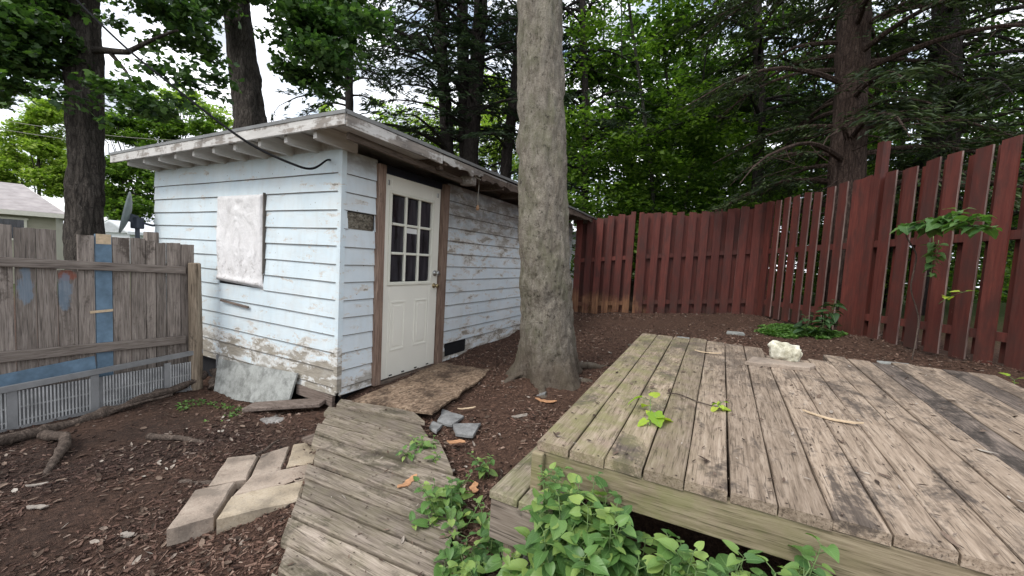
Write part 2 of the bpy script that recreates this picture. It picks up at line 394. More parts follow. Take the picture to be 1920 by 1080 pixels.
MAT['fascia'] = weathered_wood('deck_fascia_wood', 0, (.12, .095, .06), (.25, .20, .135), (.36, .295, .205), stain=(.07, .06, .04), stain_amt=.3,
    moss=((.17, .19, .06), lambda t: t.math('MULTIPLY', t.band(t.sep(t.pos)[0], -9, 3.2, .6), .5)), per_board=.1)
MAT['step'] = weathered_wood('step_wood', 1, (.12, .10, .07), (.26, .215, .16), (.38, .32, .25), stain=(.08, .07, .05), stain_amt=.5, moss=((.17, .19, .07), lambda t: .5), per_board=.1)
MAT['stepx'] = weathered_wood('step_front_wood', 0, (.10, .08, .065), (.22, .18, .145), (.33, .28, .23), stain=(.07, .06, .05), stain_amt=.4, per_board=.1)
MAT['walk'] = weathered_wood('boardwalk_wood', 0, (.095, .075, .058), (.245, .20, .16), (.40, .335, .275), stain=(.06, .05, .038), stain_amt=.72,
    moss=((.19, .18, .09), lambda t: .22), per_board=.4)
MAT['oldfence'] = weathered_wood('gray_fence_wood', 2, (.10, .085, .075), (.215, .18, .155), (.33, .285, .25), stain=(.07, .055, .045), stain_amt=.35, per_board=.45)
MAT['oldrail'] = weathered_wood('gray_rail_wood', 1, (.10, .08, .07), (.21, .175, .15), (.31, .265, .23), stain=(.07, .055, .045), stain_amt=.3, per_board=.2)
MAT['postwood'] = weathered_wood('brown_post_wood', 2, (.11, .085, .06), (.235, .185, .135), (.34, .275, .205), stain=(.07, .055, .04), stain_amt=.3, per_board=.15)
MAT['jamb'] = weathered_wood('door_jamb_wood', 2, (.13, .085, .065), (.25, .17, .13), (.36, .26, .20), stain=(.10, .075, .06), stain_amt=.4, per_board=.25)
MAT['darkwood'] = weathered_wood('dark_rotten_wood', 1, (.06, .045, .037), (.13, .10, .08), (.23, .18, .145), stain=(.04, .03, .025), stain_amt=.5, per_board=.15)
MAT['plankx'] = weathered_wood('brown_plank_wood', 0, (.08, .06, .048), (.16, .125, .105), (.25, .20, .17), stain=(.05, .04, .03), stain_amt=.4, per_board=.15)
def white_trim(name, axis, peel=.55):
    t = NT(name, .65, .3); k = [24.] * 3; k[axis] = 3.
    n = t.noise(t.scale(t.pos, tuple(k)), 1, 6, .65, .5); b = t.noise(t.pos, 3.3, 8, .68)
    m = t.math('ADD', t.math('MULTIPLY', n, .4), t.math('MULTIPLY', b, .6))
    p = t.ramp(n, (.3, (.46, .44, .41)), (.7, (.66, .64, .61)))
    w = t.ramp(n, (.35, (.10, .083, .07)), (.65, (.27, .23, .195)))
    lo = .62 - .14 * peel
    t.col(t.mix(t.ramp(m, (lo, 0.), (lo + .05, .9)), p, w)); t.bump(n, .5, .004); return t.m
MAT['trimx'] = white_trim('weathered_white_trim', 0, .85); MAT['trimy'] = white_trim('peeling_white_trim', 1, 1.25)
MAT['rafter'] = white_trim('grimy_white_rafter', 1, .05)
MAT['soffit_b'] = white_trim('grimy_white_soffit', 1, .35)
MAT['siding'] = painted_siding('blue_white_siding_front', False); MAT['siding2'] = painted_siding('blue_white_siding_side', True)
MAT['lap'] = plain('lap_shade_dirt', (.12, .105, .09), .9, .3)  # shadow line of each lap painted as a dark edge strip, dirt included
MAT['corner'] = painted_siding('corner_paint', False)
MAT['roof'] = plain('gray_roll_roofing', (.17, .17, .17), .9, .35, 30, 0, .5)
MAT['drip'] = plain('pale_drip_edge', (.19, .19, .185), .5, .2, 8)
MAT['dark'] = plain('dark_void', (.012, .012, .014), .9, .2)
MAT['navy'] = plain('dark_header', (.012, .014, .022), .8, .2)
MAT['door'] = plain('cream_door_paint', (.79, .77, .68), .45, .03, 3, 0, .04)
MAT['muntin'] = plain('cream_muntin', (.74, .73, .63), .45, .04, 5, 0, .03)
def glass():
    t = NT('dark_door_glass', .06, .5); n = t.noise(t.scale(t.pos, (3, 14, 2)), 1, 4, .5)
    t.col(t.ramp(n, (.35, (.010, .011, .013)), (.65, (.055, .053, .062)))); return t.m
MAT['glass'] = glass()
MAT['brass'] = plain('tarnished_brass', (.34, .27, .15), .35, .3, 30, .9)
MAT['steel'] = plain('worn_steel', (.42, .42, .40), .35, .2, 30, .9)
MAT['paper'] = plain('paper_label', (.72, .72, .70), .7, .05)
def tarp_mat():
    t = NT('white_painted_cover', .65, .3); n = t.noise(t.scale(t.pos, (7, 7, 3)), 1, 7, .65, 1.0); f = t.noise(t.pos, 40, 4)
    c = t.ramp(n, (.3, (.66, .64, .63)), (.7, (.80, .785, .78)))
    z = t.sep(t.pos)[2]
    m = t.math('MULTIPLY', t.band(z, .5, 1.15, .15), t.ramp(t.noise(t.pos, 14, 8, .7), (.56, 0.), (.64, .65)))
    t.col(t.mix(m, c, (.30, .28, .26))); t.bump(t.math('ADD', n, t.math('MULTIPLY', f, .25)), 1.0, .02); return t.m
MAT['tarp'] = tarp_mat()
def osb(name, a, b, c, sc=60):
    t = NT(name, .85, .15); v = t.n('ShaderNodeTexVoronoi'); t.set(v.inputs['Vector'], t.scale(t.pos, (1, .55, 1))); v.inputs['Scale'].default_value = sc
    x = t.sep(v.outputs['Color'])[0]; n = t.noise(t.pos, 3.3, 7, .66)
    f = t.noise(t.scale(t.pos, (60, 18, 40)), 1, 5, .7, 1.5)
    cc = t.ramp(t.math('ADD', t.math('MULTIPLY', x, .28), t.math('MULTIPLY', f, .72)), (.3, a), (.5, b), (.75, c))
    cc = t.mix(t.ramp(n, (.46, 0.), (.62, .9)), cc, (.045, .03, .022))
    t.col(cc); t.bump(t.math('ADD', x, f), .8, .006); return t.m
MAT['osb'] = osb('rotting_strand_board', (.08, .055, .038), (.23, .16, .11), (.42, .32, .225))
MAT['osb2'] = osb('bare_strand_board', (.05, .045, .035), (.15, .13, .10), (.30, .28, .23), 70)
def stone(name, a, b, c, sc=14, bs=.5, dirt=.6):
    t = NT(name, .9, .2); n = t.noise(t.pos, sc, 8, .68); f = t.noise(t.pos, 120, 3, .6); l = t.noise(t.pos, 2.5, 5, .6)
    m = t.math('ADD', t.math('MULTIPLY', n, .5), t.math('ADD', t.math('MULTIPLY', f, .25), t.math('MULTIPLY', l, .25)))
    d = t.noise(t.pos, 7, 8, .7); e = t.noise(t.pos, 50, 4, .65); pit = t.vor(t.pos, 55)
    cc = t.ramp(m, (.36, a), (.5, b), (.64, c)); cc = t.mix(t.math('MULTIPLY', t.ramp(d, (.46, 0.), (.62, 1.)), dirt), cc, tuple(x * .38 for x in a))
    cc = t.mix(t.math('MULTIPLY', t.ramp(pit, (.10, 1.), (.2, 0.)), t.ramp(e, (.5, 0.), (.6, .7))), cc, tuple(x * .5 for x in a))
    t.col(cc); t.bump(t.math('ADD', m, t.math('MULTIPLY', t.ramp(pit, (.08, 0.), (.25, 1.)), .2)), bs, .01); return t.m
MAT['paver_tan'] = stone('tan_paver', (.24, .185, .145), (.39, .315, .25), (.50, .42, .345))
MAT['paver_yellow'] = stone('yellowish_paver', (.27, .215, .15), (.43, .355, .26), (.54, .46, .36))
MAT['paver_pink'] = stone('pinkish_paver', (.21, .165, .13), (.37, .30, .24), (.48, .40, .325))
MAT['slate'] = stone('gray_slate', (.16, .16, .155), (.24, .24, .235), (.34, .34, .33), 9)
MAT['whitestone'] = stone('white_stone', (.36, .33, .22), (.66, .63, .50), (.82, .80, .70), 9, .8)
MAT['rock'] = stone('gray_rock', (.12, .11, .105), (.25, .235, .22), (.42, .40, .38), 8, .8)
MAT['concrete'] = stone('gray_white_panel', (.22, .225, .21), (.345, .355, .335), (.44, .45, .43), 5, .2)
MAT['plastic'] = plain('gray_grid_panel', (.215, .215, .215), .6, .25, 6, 0, .2)
MAT['plastic_l'] = plain('pale_grid_slat', (.37, .37, .365), .6, .3, 9, 0, .2)
MAT['bluepaint'] = plain('blue_gray_paint', (.13, .20, .27), .7, .3, 9)
MAT['cable'] = plain('black_cable', (.012, .012, .013), 1.0, .2)
MAT['cord'] = plain('pale_cord', (.35, .33, .28), .7, .2)
MAT['bobbin'] = plain('wooden_knob', (.42, .25, .14), .5, .2)
MAT['dish'] = plain('gray_dish', (.20, .23, .23), .5, .15)
MAT['dishm'] = plain('dark_bracket', (.06, .07, .09), .5, .2)
def red_paint():
    t = NT('red_fence_paint', .65, .3); x, y, z = t.sep(t.pos); r = t.orand()
    n = t.noise(t.scale(t.pos, (40, 40, 3)), 1, 6, .6); b = t.noise(t.pos, 3, 8, .68)
    c = t.ramp(n, (.3, (.090, .021, .016)), (.7, (.150, .040, .029)))
    c = t.mix(1, c, t.ramp(r, (0, .62), (1, 1.12)), 'MULTIPLY')
    dn = t.noise(t.scale(t.pos, (7, 7, 2.2)), 1, 8, .7)
    c = t.mix(t.ramp(dn, (.45, 0.), (.62, .65)), c, (.05, .024, .020))
    c = t.mix(t.math('MULTIPLY', t.ramp(z, (.45, 1.), (.95, 0.)), t.ramp(t.noise(t.pos, 6, 6, .7), (.35, 0.), (.6, .6))), c, (.055, .035, .027))
    # worn bare wood towards the foot of the boards next to the shed
    bare = t.math('MULTIPLY', t.band(x, -2, 1.75, .35), t.band(z, -1, .75, .28))
    m = t.math('ADD', t.math('MULTIPLY', bare, .385), t.math('MULTIPLY', b, .6)); m = t.math('ADD', m, t.math('MULTIPLY', t.math('SUBTRACT', r, .5), .16))
    c = t.mix(t.ramp(m, (.55, 0.), (.72, .75)), c, t.ramp(n, (.35, (.15, .07, .035)), (.65, (.34, .175, .085))))
    sc = t.noise(t.scale(t.pos, (30, 30, 6)), 1, 8, .7)
    c = t.mix(t.ramp(sc, (.70, 0.), (.73, .7)), c, (.40, .27, .23))
    t.col(c); t.bump(n, .4, .004); return t.m
MAT['red'] = red_paint()
MAT['rededge'] = weathered_wood('worn_fence_edge', 2, (.11, .05, .045), (.25, .17, .15), (.42, .34, .30), per_board=.5)
MAT['bark_main'] = bark('gray_maple_bark', (.09, .075, .06), (.235, .205, .165), (.42, .375, .31), .8, ((.17, .165, .11), (.36, .325, .275)), (.10, .075, .055), vor_amt=.06)
MAT['bark_dark'] = bark('dark_furrowed_bark', (.03, .026, .022), (.085, .072, .062), (.17, .15, .13), .8)
MAT['bark_conifer'] = bark('dark_conifer_bark', (.018, .015, .014), (.045, .037, .034), (.09, .075, .066), .8)
MAT['bark_hemlock'] = bark('red_brown_bark', (.03, .020, .017), (.085, .058, .047), (.17, .125, .105), .8)
MAT['bark_sapling'] = bark('mossy_sapling_bark', (.025, .026, .020), (.06, .062, .047), (.12, .12, .095), 1.2)
MAT['twig'] = plain('dead_twig', (.19, .17, .145), .9, .4, 6)
MAT['log'] = bark('rotting_log_bark', (.04, .03, .025), (.13, .10, .082), (.30, .235, .19), .6, vor_amt=0.)
MAT['leaf_maple'] = leaf('maple_leaf_dark', (.018, .042, .016), (.05, .10, .03), (.115, .20, .05), .35)
MAT['leaf_maple2'] = leaf('maple_leaf_mid', (.022, .052, .018), (.055, .115, .034), (.12, .20, .06), .35)
MAT['leaf_bright'] = leaf('bright_green_leaf', (.10, .17, .02), (.25, .35, .055), (.42, .50, .11), .4, clump=.5)
MAT['leaf_wood'] = leaf('woodland_leaf', (.020, .048, .011), (.062, .122, .024), (.15, .23, .048), .42, clump=.8)
MAT['leaf_lush'] = leaf('understory_leaf', (.03, .066, .010), (.09, .165, .026), (.21, .31, .055), .45, clump=.7)
MAT['needle'] = leaf('conifer_needle', (.011, .023, .013), (.028, .050, .023), (.06, .092, .04), .15, .6)
MAT['needle_h'] = leaf('hemlock_needle', (.013, .023, .011), (.035, .056, .023), (.08, .11, .042), .2, .6)
MAT['leaf_plant'] = leaf('heart_leaf', (.05, .115, .035), (.125, .24, .065), (.29, .39, .105), .25, .36, 3, True)
MAT['leaf_lime'] = leaf('lime_leaf', (.20, .34, .03), (.34, .48, .05), (.48, .55, .08), .35, .45, 3, True)
MAT['leaf_vine'] = leaf('vine_leaf', (.05, .12, .035), (.09, .18, .05), (.14, .25, .07), .3, .45, 3, True)
MAT['leaf_dark'] = leaf('dark_nettle_leaf', (.018, .045, .018), (.035, .08, .03), (.06, .12, .04), .25, .5, 3, True)
MAT['cover'] = leaf('low_ground_cover', (.05, .115, .025), (.09, .19, .04), (.15, .27, .06), .3, .5, 3)
MAT['stem'] = plain('green_stem', (.13, .20, .07), .6, .25, 20)
def chip_mat():
    t = NT('bark_mulch_chip', .9, .15); i = t.island(); n = t.noise(t.pos, 1.3, 4, .6); f = t.noise(t.scale(t.pos, (90, 90, 90)), 1, 3)
    c = t.ramp(i, (0, (.035, .023, .018)), (.4, (.10, .058, .043)), (.75, (.18, .105, .077)), (.94, (.27, .18, .135)), (1., (.40, .31, .245)))
    x, y, z = t.sep(t.pos); near_left = t.math('MULTIPLY', t.band(x, -9, .7, .6), t.band(y, -9, -.35, .4)); big = t.noise(t.pos, .9, 5, .65)  # chips darken towards the near left too
    c = t.mix(t.math('MULTIPLY', near_left, t.ramp(big, (.35, .25), (.55, .85))), c, t.mix(1, c, (.45, .47, .52), 'MULTIPLY'))
    t.col(t.mix(1, c, t.ramp(f, (.3, .7), (.7, 1.2)), 'MULTIPLY')); t.bump(f, .5, .003); return t.m
MAT['chip'] = chip_mat()
def litter_mat():
    t = NT('dead_leaf_litter', .85, .2); i = t.island(); f = t.noise(t.pos, 80, 3)
    c = t.ramp(i, (0, (.04, .028, .021)), (.5, (.10, .068, .05)), (.85, (.20, .145, .11)), (1., (.40, .36, .31)))
    t.col(t.mix(1, c, t.ramp(f, (.3, .75), (.7, 1.15)), 'MULTIPLY')); return t.m
MAT['litter'] = litter_mat()
MAT['orangechip'] = plain('orange_wood_chip', (.47, .25, .13), .8, .25, 40)
MAT['palechip'] = plain('pale_wood_splinter', (.55, .42, .28), .8, .2, 40)
MAT['flake'] = plain('gray_bark_flake', (.27, .235, .20), .9, .3, 40)
MAT['shingle'] = plain('pinkish_gray_shingles', (.36, .325, .315), .9, .22, 3.0, 0, .5)
MAT['beige'] = plain('beige_siding', (.33, .31, .24), .7, .08, 3)
MAT['cream'] = plain('cream_trim', (.66, .63, .54), .6, .06)
MAT['whitehouse'] = plain('white_siding', (.72, .74, .75), .6, .06)

# ------------------------------------------------------------------ ground
CP = np.array([
 (-2.05, -.2, -.3), (-2.05, -1.5, -.3), (-1, -1, -.29), (0, -.8, -.25), (.5, -1.5, -.28), (-.5, -.15, -.2), (-1.2, -.2, -.29), (1, -2, -.3), (.1, -.15, -.12),
 (2, -1.2, -.2), (2.9, -2.4, -.28), (1.6, -1.7, -.26), (.8, -.6, -.17), (1.3, -.3, -.10), (.25, .3, -.03), (.2, 1.0, -.01), (1, .8, -.03), (.6, 1.4, .0),
 (1.2, 1.5, .06), (1.8, 2.3, .14), (1.7, .6, -.02), (.3, 2.5, .04), (.3, 4, .12), (.2, 5.6, .22), (1.4, 5.6, .33), (2.2, 4, .30), (2.4, 2.8, .28),
 (3.5, 6.3, .50), (2.6, 5.4, .42), (4, 4.5, .46), (3.2, 3.4, .37), (4.8, 4.3, .54), (5.3, 2.9, .55), (5.5, 1.5, .54), (3.4, 2.8, .38), (4.3, 2.75, .44), (5.05, 2.3, .50),
 (2.5, 0, -.05), (3, 1, .1), (4.5, 0, .25), (4.9, 1.6, .42), (5.2, .6, .48), (3.6, -1.1, -.12), (4.5, -1.5, -.1), (6, 0, .5), (2.4, -.9, -.16),
 (-1.7, 1, -.2), (-1.7, 4, -.1), (-4, 0, -.4), (-4, 4, -.35), (-8, 0, -.5), (-12, 6, -.5), (-5, 8, -.1), (0, 9, .3), (3, 9, .55), (8, 8, .7), (12, 12, 1.0), (8, 2, .6),
 (0, 16, .8), (-20, 0, -.6), (0, -12, -.4), (12, -8, .2), (30, 30, 1.5), (-40, 20, -.6), (0, 60, 2.), (0, -60, -.5), (60, 0, 1), (-60, 0, -.6)], float)
def gz(x, y):
    x = np.asarray(x, float); y = np.asarray(y, float)
    d2 = (x[..., None] - CP[:, 0]) ** 2 + (y[..., None] - CP[:, 1]) ** 2 + .03
    w = d2 ** -1.7
    return (w * CP[:, 2]).sum(-1) / w.sum(-1)
def gzd(x, y):
    x = np.asarray(x, float); y = np.asarray(y, float)
    P = np.stack([x * 2.2, y * 2.2, np.zeros_like(x)], -1); P2 = np.stack([x * 13, y * 13, np.zeros_like(x)], -1)
    return gz(x, y) + fbm(P, 3) * .035 + fbm(P2, 3, 5) * .018
def axis_lines(lo, hi, st, far):
    mid = np.arange(lo, hi + 1e-6, st); out = [hi]; s_ = st
    while out[-1] < far: s_ *= 1.25; out.append(out[-1] + s_)
    neg = [lo]; s_ = st
    while neg[-1] > -far: s_ *= 1.25; neg.append(neg[-1] - s_)
    return np.concatenate([neg[:0:-1], mid, out[1:]])
gx = axis_lines(-2.6, 5.8, .035, 400); gy = axis_lines(-2.7, 6.6, .035, 400)
GX, GY = np.meshgrid(gx, gy)
mb = MB(); mb.grid(np.stack([GX, GY, np.concatenate([gzd(a, b)[None] for a, b in zip(GX, GY)])], -1))
struct(mb.obj('ground', MAT['ground'], smooth=True))

# mulch chips and dead leaves: nobody could count them
def region(n):
    P = []
    while sum(len(p) for p in P) < n:
        x = rng.uniform(-2.3, 5.4, n * 2); y = rng.uniform(-2.5, 6.4, n * 2)
        d = np.hypot(x - CAM[0], y - CAM[1]); k = rng.random(n * 2) < np.clip(1.9 / (d + .2), .12, 1) ** 1.3 * np.clip(.62 + 1.9 * fbm(np.stack([x * 1.7, y * 1.7, x * 0], -1), 4, 60), .12, 1)
        k &= ~((x < .0) & (x > -3.45) & (y > -.02)); k &= ~((x > 2.4) & (y > -.7) & (y < 1.6) & (x < 4.6)); k &= ~((x < -2.0))
        P.append(np.stack([x[k], y[k]], -1))
    return np.concatenate(P)[:n]
box_v = [[x, y, z] for x in (-.5, .5) for y in (-.5, .5) for z in (-.5, .5)]
box_f = [[0, 1, 3, 2], [4, 6, 7, 5], [0, 4, 5, 1], [2, 3, 7, 6], [0, 2, 6, 4], [1, 5, 7, 3]]
chip_v = np.array(box_v) * np.where(np.array(box_v)[:, :1] > 0, np.array([[1, .45, .7]]), 1.)
Q = region(110000); n = len(Q)
L = np.clip(rng.lognormal(math.log(.0145), .55, n), .004, .05); wch = L * rng.uniform(.18, .5, n); tw = rng.random(n) < .025; L = np.where(tw, L * 3.2, L); wch = np.where(tw, .004, wch); sc = np.stack([L, wch, np.clip(wch * .4, .002, .006)], -1)
mb = MB(); scatter(mb, np.stack([Q[:, 0], Q[:, 1], gzd(Q[:, 0], Q[:, 1]) + rng.uniform(.0, .010, n)], -1), randrot(n, .38), sc, chip_v, box_f)
tag(mb.obj('mulch_chips', MAT['chip']), 'reddish brown bark mulch chips strewn over the yard soil', 'mulch', kind='stuff')
lv = np.array([[-.5, 0, .04], [-.2, -.28, .09], [.2, -.25, .1], [.5, 0, .16], [.2, .25, .1], [-.2, .28, .09], [0, 0, 0]])
lf = [[0, 1, 6], [1, 2, 6], [2, 3, 6], [3, 4, 6], [4, 5, 6], [5, 0, 6]]
Q = region(4200); n = len(Q); mb = MB()
scatter(mb, np.stack([Q[:, 0], Q[:, 1], gzd(Q[:, 0], Q[:, 1]) + .008], -1), randrot(n, .5), np.stack([rng.uniform(.02, .06, n), rng.uniform(.02, .05, n), rng.uniform(.02, .06, n)], -1), lv, lf)
tag(mb.obj('leaf_litter', MAT['litter']), 'dead brown and grey leaf bits scattered on the mulch', 'leaf litter', kind='stuff')

# ------------------------------------------------------------------ the shed (corner nearest the camera at the origin, walls along -X and +Y)
SW, SL, WT = 3.45, 5.95, 2.13
shed = thing('garden_shed', 'pale blue clapboard shed with peeling paint and a cream door at its corner', 'shed', (0, 0, 0))
def lap_wall(name, mat, a, b, nrm, holes=()):
    """overlapping boards from a to b (plan points), nrm = outward; every course is a real wedge with a lap"""
    a = np.array([*a, 0.]); b = np.array([*b, 0.]); nv = np.array([*nrm, 0.]); L = np.linalg.norm(b - a); d = (b - a) / L
    z0 = .045; mbw = MB()
    zs = [-.02] + [z0 + .158 * k for k in range(13)] + [WT]
    for k in range(len(zs) - 1):
        lo, hi = zs[k], zs[k + 1]; zc = (lo + hi) / 2
        segs = [(0., L)]
        for (h0, h1, hz0, hz1) in holes:
            if hz0 < zc < hz1:
                ns = []
                for s0, s1 in segs:
                    if h1 <= s0 or h0 >= s1: ns.append((s0, s1)); continue
                    if h0 > s0: ns.append((s0, h0))
                    if h1 < s1: ns.append((h1, s1))
                segs = ns
        for s0, s1 in segs:
            m = max(2, int((s1 - s0) / .12)); t = np.linspace(s0, s1, m)
            base = a + d * t[:, None]
            wob = fbm(np.stack([t * 1.3, np.full(m, k * 3.1), np.full(m, len(name) * 1.)], -1), 3, 3) * .006
            wob2 = fbm(np.stack([t * 2.0, np.full(m, k * 5.1), np.full(m, 7.)], -1), 2, 4) * .004
            th = .017 + wob2; lo_ = lo + wob
            prof = [(0.0, lo_ + 0 * t), (th, lo_), (th - .0005, lo_ + .0042), (.004 + wob2 * .3, np.full(m, hi + .012)), (0., np.full(m, hi + .012))]
            G = np.stack([base + nv * np.reshape(o_, (-1, 1)) + np.array([0, 0, 1.]) * np.reshape(z_, (-1, 1)) for o_, z_ in [(np.broadcast_to(p, (m,)), q) for p, q in prof]], 1)
            n0 = mbw.n
            mbw.add(G.reshape(-1, 3), np.zeros((0, 4), int))
            i = np.arange(m - 1) * 5
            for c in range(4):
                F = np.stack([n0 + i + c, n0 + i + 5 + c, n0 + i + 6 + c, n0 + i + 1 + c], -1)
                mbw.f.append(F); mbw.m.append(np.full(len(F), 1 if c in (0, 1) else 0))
            for e in (0, (m - 1) * 5):
                mbw.f.append(np.array([[n0 + e, n0 + e + 1, n0 + e + 2, n0 + e + 3, n0 + e + 4]])); mbw.m.append(np.array([0]))
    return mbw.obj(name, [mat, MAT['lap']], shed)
lap_wall('front_siding', MAT['siding'], (-SW, 0), (-.012, 0), (0, -1), [(SW - 1.94, SW - 1.11, .88, 1.80)])
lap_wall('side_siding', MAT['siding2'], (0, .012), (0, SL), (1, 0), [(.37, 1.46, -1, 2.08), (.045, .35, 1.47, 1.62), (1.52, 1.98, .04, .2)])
lap_wall('left_siding', MAT['siding'], (-SW, SL), (-SW, 0), (-1, 0)); lap_wall('back_siding', MAT['siding2'], (0, SL), (-SW, SL), (0, 1))
mb = MB()   # sheathing behind the boards, with the door opening left free
mb.box((-SW / 2, .03, WT / 2), (SW - .02, .05, WT)); mb.box((-SW / 2, SL - .03, WT / 2), (SW - .02, .05, WT)); mb.box((-SW + .03, SL / 2, WT / 2), (.05, SL - .12, WT))
mb.box((-.03, .215, WT / 2), (.05, .31, WT)); mb.box((-.03, (1.45 + SL - .06) / 2, WT / 2), (.05, SL - .06 - 1.45, WT)); mb.box((-.03, .91, 2.11), (.05, 1.07, .04))
mb.obj('wall_sheathing', MAT['dark'], shed)
MB().box((-SW / 2, SL / 2, -.16), (SW - .16, SL - .16, .28)).obj('foundation', MAT['dark'], shed)
mb = MB(); mb.box((.008, .004, 1.07), (.018, .05, 2.12)); mb.box((-.012, -.009, 1.07), (.03, .025, 2.12)); mb.obj('corner_trim', MAT['corner'], shed)
# sill boards showing in the gap under the siding
mb = MB(); mb.bar((-.52, -.022, -.055), (-.03, -.012, -.075), .03, .09, up=(0, 0, 1)); mb.obj('sill_board', MAT['plankx'], shed)
# bare patch left of the door and the missing board right of it
MB().box((.004, .197, 1.545), (.012, .29, .145)).obj('bare_patch', MAT['osb2'], shed)
mb = MB(); mb.box((.003, 1.75, .115), (.01, .45, .15)); mb.obj('missing_board_gap', MAT['dark'], shed)
# covered window: a board wrapped in painted sheeting, wrinkled and proud of the siding
def cover():
    nx, nz = 60, 66; X = np.linspace(-1.94, -1.10, nx); Z = np.linspace(.875, 1.795, nz)
    xx, zz = np.meshgrid(X, Z)
    P = np.stack([xx * 5 + .4 * zz, zz * 2.2, np.zeros_like(xx)], -1)
    h = fbm(P, 4, 9) * .022 + np.abs(fbm(P * np.array([1.6, .5, 1]) + 2 * fbm(P, 2, 5)[..., None], 4, 12)) * .030
    e = np.minimum(np.minimum((xx + 1.94), (-1.10 - xx)), np.minimum(zz - .875, 1.795 - zz)); e = np.clip(e / .035, 0, 1) ** .5
    h = h + .016 * np.exp(-((zz - .915) / .03) ** 2)
    y = -.004 - (.030 + h) * e - .004 * e
    xw = xx + fbm(np.stack([zz * 6, xx * 0 + 3, xx * 0], -1), 3, 2) * .02 * (np.abs(xx + 1.52) / .42) ** 3 * np.sign(xx + 1.52)
    zw = zz - .028 * ((xx + 1.94) / .84) * ((1.795 - zz) / .92)
    return np.stack([xw, y, zw], -1)
wc = MB().grid(cover()).obj('window_cover', MAT['tarp'], shed, smooth=True)
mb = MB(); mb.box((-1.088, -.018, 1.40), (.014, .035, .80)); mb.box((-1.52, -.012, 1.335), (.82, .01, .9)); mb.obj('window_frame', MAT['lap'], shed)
mb = MB(); mb.bar((-1.86, -.030, .665), (-1.33, -.034, .640), .016, .022); mb.obj('loose_batten', MAT['plankx'], shed)

# door
door = MB(); Y0, Y1, ZB, ZT, DX = .475, 1.345, -.005, 2.045, .0
def rect(mbx, y0, y1, z0, z1, x0, x1, bev=.003): mbx.box(((x0 + x1) / 2, (y0 + y1) / 2, (z0 + z1) / 2), (x1 - x0, y1 - y0, z1 - z0), bev=bev)
gy0, gy1, gz0, gz1 = .585, 1.205, .985, 1.865
rect(door, Y0, gy0, ZB, ZT, -.045, DX); rect(door, gy1, Y1, ZB, ZT, -.045, DX)
rect(door, gy0, gy1, gz1, ZT, -.045, DX - .0005); rect(door, gy0, gy1, ZB, gz0, -.045, DX - .0005)
dobj = door.obj('door', MAT['door'], shed)
for (a, b) in ((.61, .825), (.965, 1.185)):
    mb = MB(); z0, z1 = .27, .79; w = .022
    for q in ((a, b, z0, z0 + w), (a, b, z1 - w, z1), (a, a + w, z0 + w, z1 - w), (b - w, b, z0 + w, z1 - w)): rect(mb, *q, DX - .001, DX + .005, .004)
    rect(mb, a + w + .025, b - w - .025, z0 + w + .025, z1 - w - .025, DX - .001, DX + .004, .004)
    mb.obj('door_panel', MAT['door'], dobj)
mb = MB(); fw = .035
for q in ((gy0 - fw, gy1 + fw, gz0 - fw, gz0), (gy0 - fw, gy1 + fw, gz1, gz1 + fw), (gy0 - fw, gy0, gz0, gz1), (gy1, gy1 + fw, gz0, gz1)): rect(mb, *q, DX - .002, DX + .012, .005)
pw = (gy1 - gy0) / 3; ph = (gz1 - gz0) / 3
for k in (1, 2):
    rect(mb, gy0 + k * pw - .013, gy0 + k * pw + .013, gz0, gz1, DX - .02, DX + .008, .005)
    for q in range(3): rect(mb, gy0 + q * pw + .014, gy0 + (q + 1) * pw - .014, gz0 + k * ph - .013, gz0 + k * ph + .013, DX - .02, DX + .007, .005)
mb.obj('window_grille', MAT['muntin'], dobj)
for i in range(3):
    for k in range(3):
        mb = MB(); rect(mb, gy0 + i * pw + .012, gy0 + (i + 1) * pw - .012, gz0 + k * ph + .012, gz0 + (k + 1) * ph - .012, DX - .022, DX - .016, 0); mb.obj('window_pane', MAT['glass'], dobj)
mb = MB(); rect(mb, gy0 + pw + .02, gy0 + 2 * pw - .02, gz0 + 2 * ph - .075, gz0 + 2 * ph - .02, DX - .015, DX - .013, 0); mb.obj('paper_sticker', MAT['paper'], dobj)
def knob(y, z, r, nm, m):
    mb = MB(); P = [(DX - .01, y, z), (DX + .006, y, z), (DX + .010, y, z), (DX + .011, y, z), (DX + .035, y, z), (DX + .04, y, z), (DX + .055, y, z), (DX + .066, y, z), (DX + .069, y, z)]
    mb.tube(P, [r * 1.1, r * 1.1, r * .9, r * .4, r * .4, r * .8, r, r * .75, .001], 16); mb.obj(nm, m, dobj, smooth=True)
knob(1.285, .93, .027, 'door_knob', MAT['brass']); knob(1.29, 1.075, .031, 'deadbolt', MAT['steel'])
for y in (.53, 1.29):
    mb = MB(); mb.box((DX + .006, y, 1.965), (.012, .022, .05), bev=.003); mb.obj('corner_bracket', MAT['steel'], dobj)
for y in (.62, .8, 1.0, 1.2): MB().box((DX + .004, y + .02, .018), (.008, .04, .012), bev=.002).obj('sweep_clip', MAT['dark'], dobj)
for z in (.22,):
    mb = MB(); mb.box((DX + .008, .472, z), (.016, .02, .10), bev=.003); mb.obj('door_hinge', MAT['dark'], shed)
mb = MB(); mb.box((.015, .418, 1.04), (.075, .088, 2.14), rotx(.006), bev=.006); mb.obj('door_post', MAT['jamb'], shed)
mb = MB(); mb.box((.012, 1.408, 1.04), (.075, .10, 2.14), rotx(-.004), bev=.006); mb.obj('door_post', MAT['jamb'], shed)
MB().box((-.02, .91, 2.087), (.05, .90, .075)).obj('door_header', MAT['navy'], shed)
MB().box((-.03, .91, -.03), (.14, .88, .03), bev=.004).obj('door_threshold', MAT['darkwood'], shed)
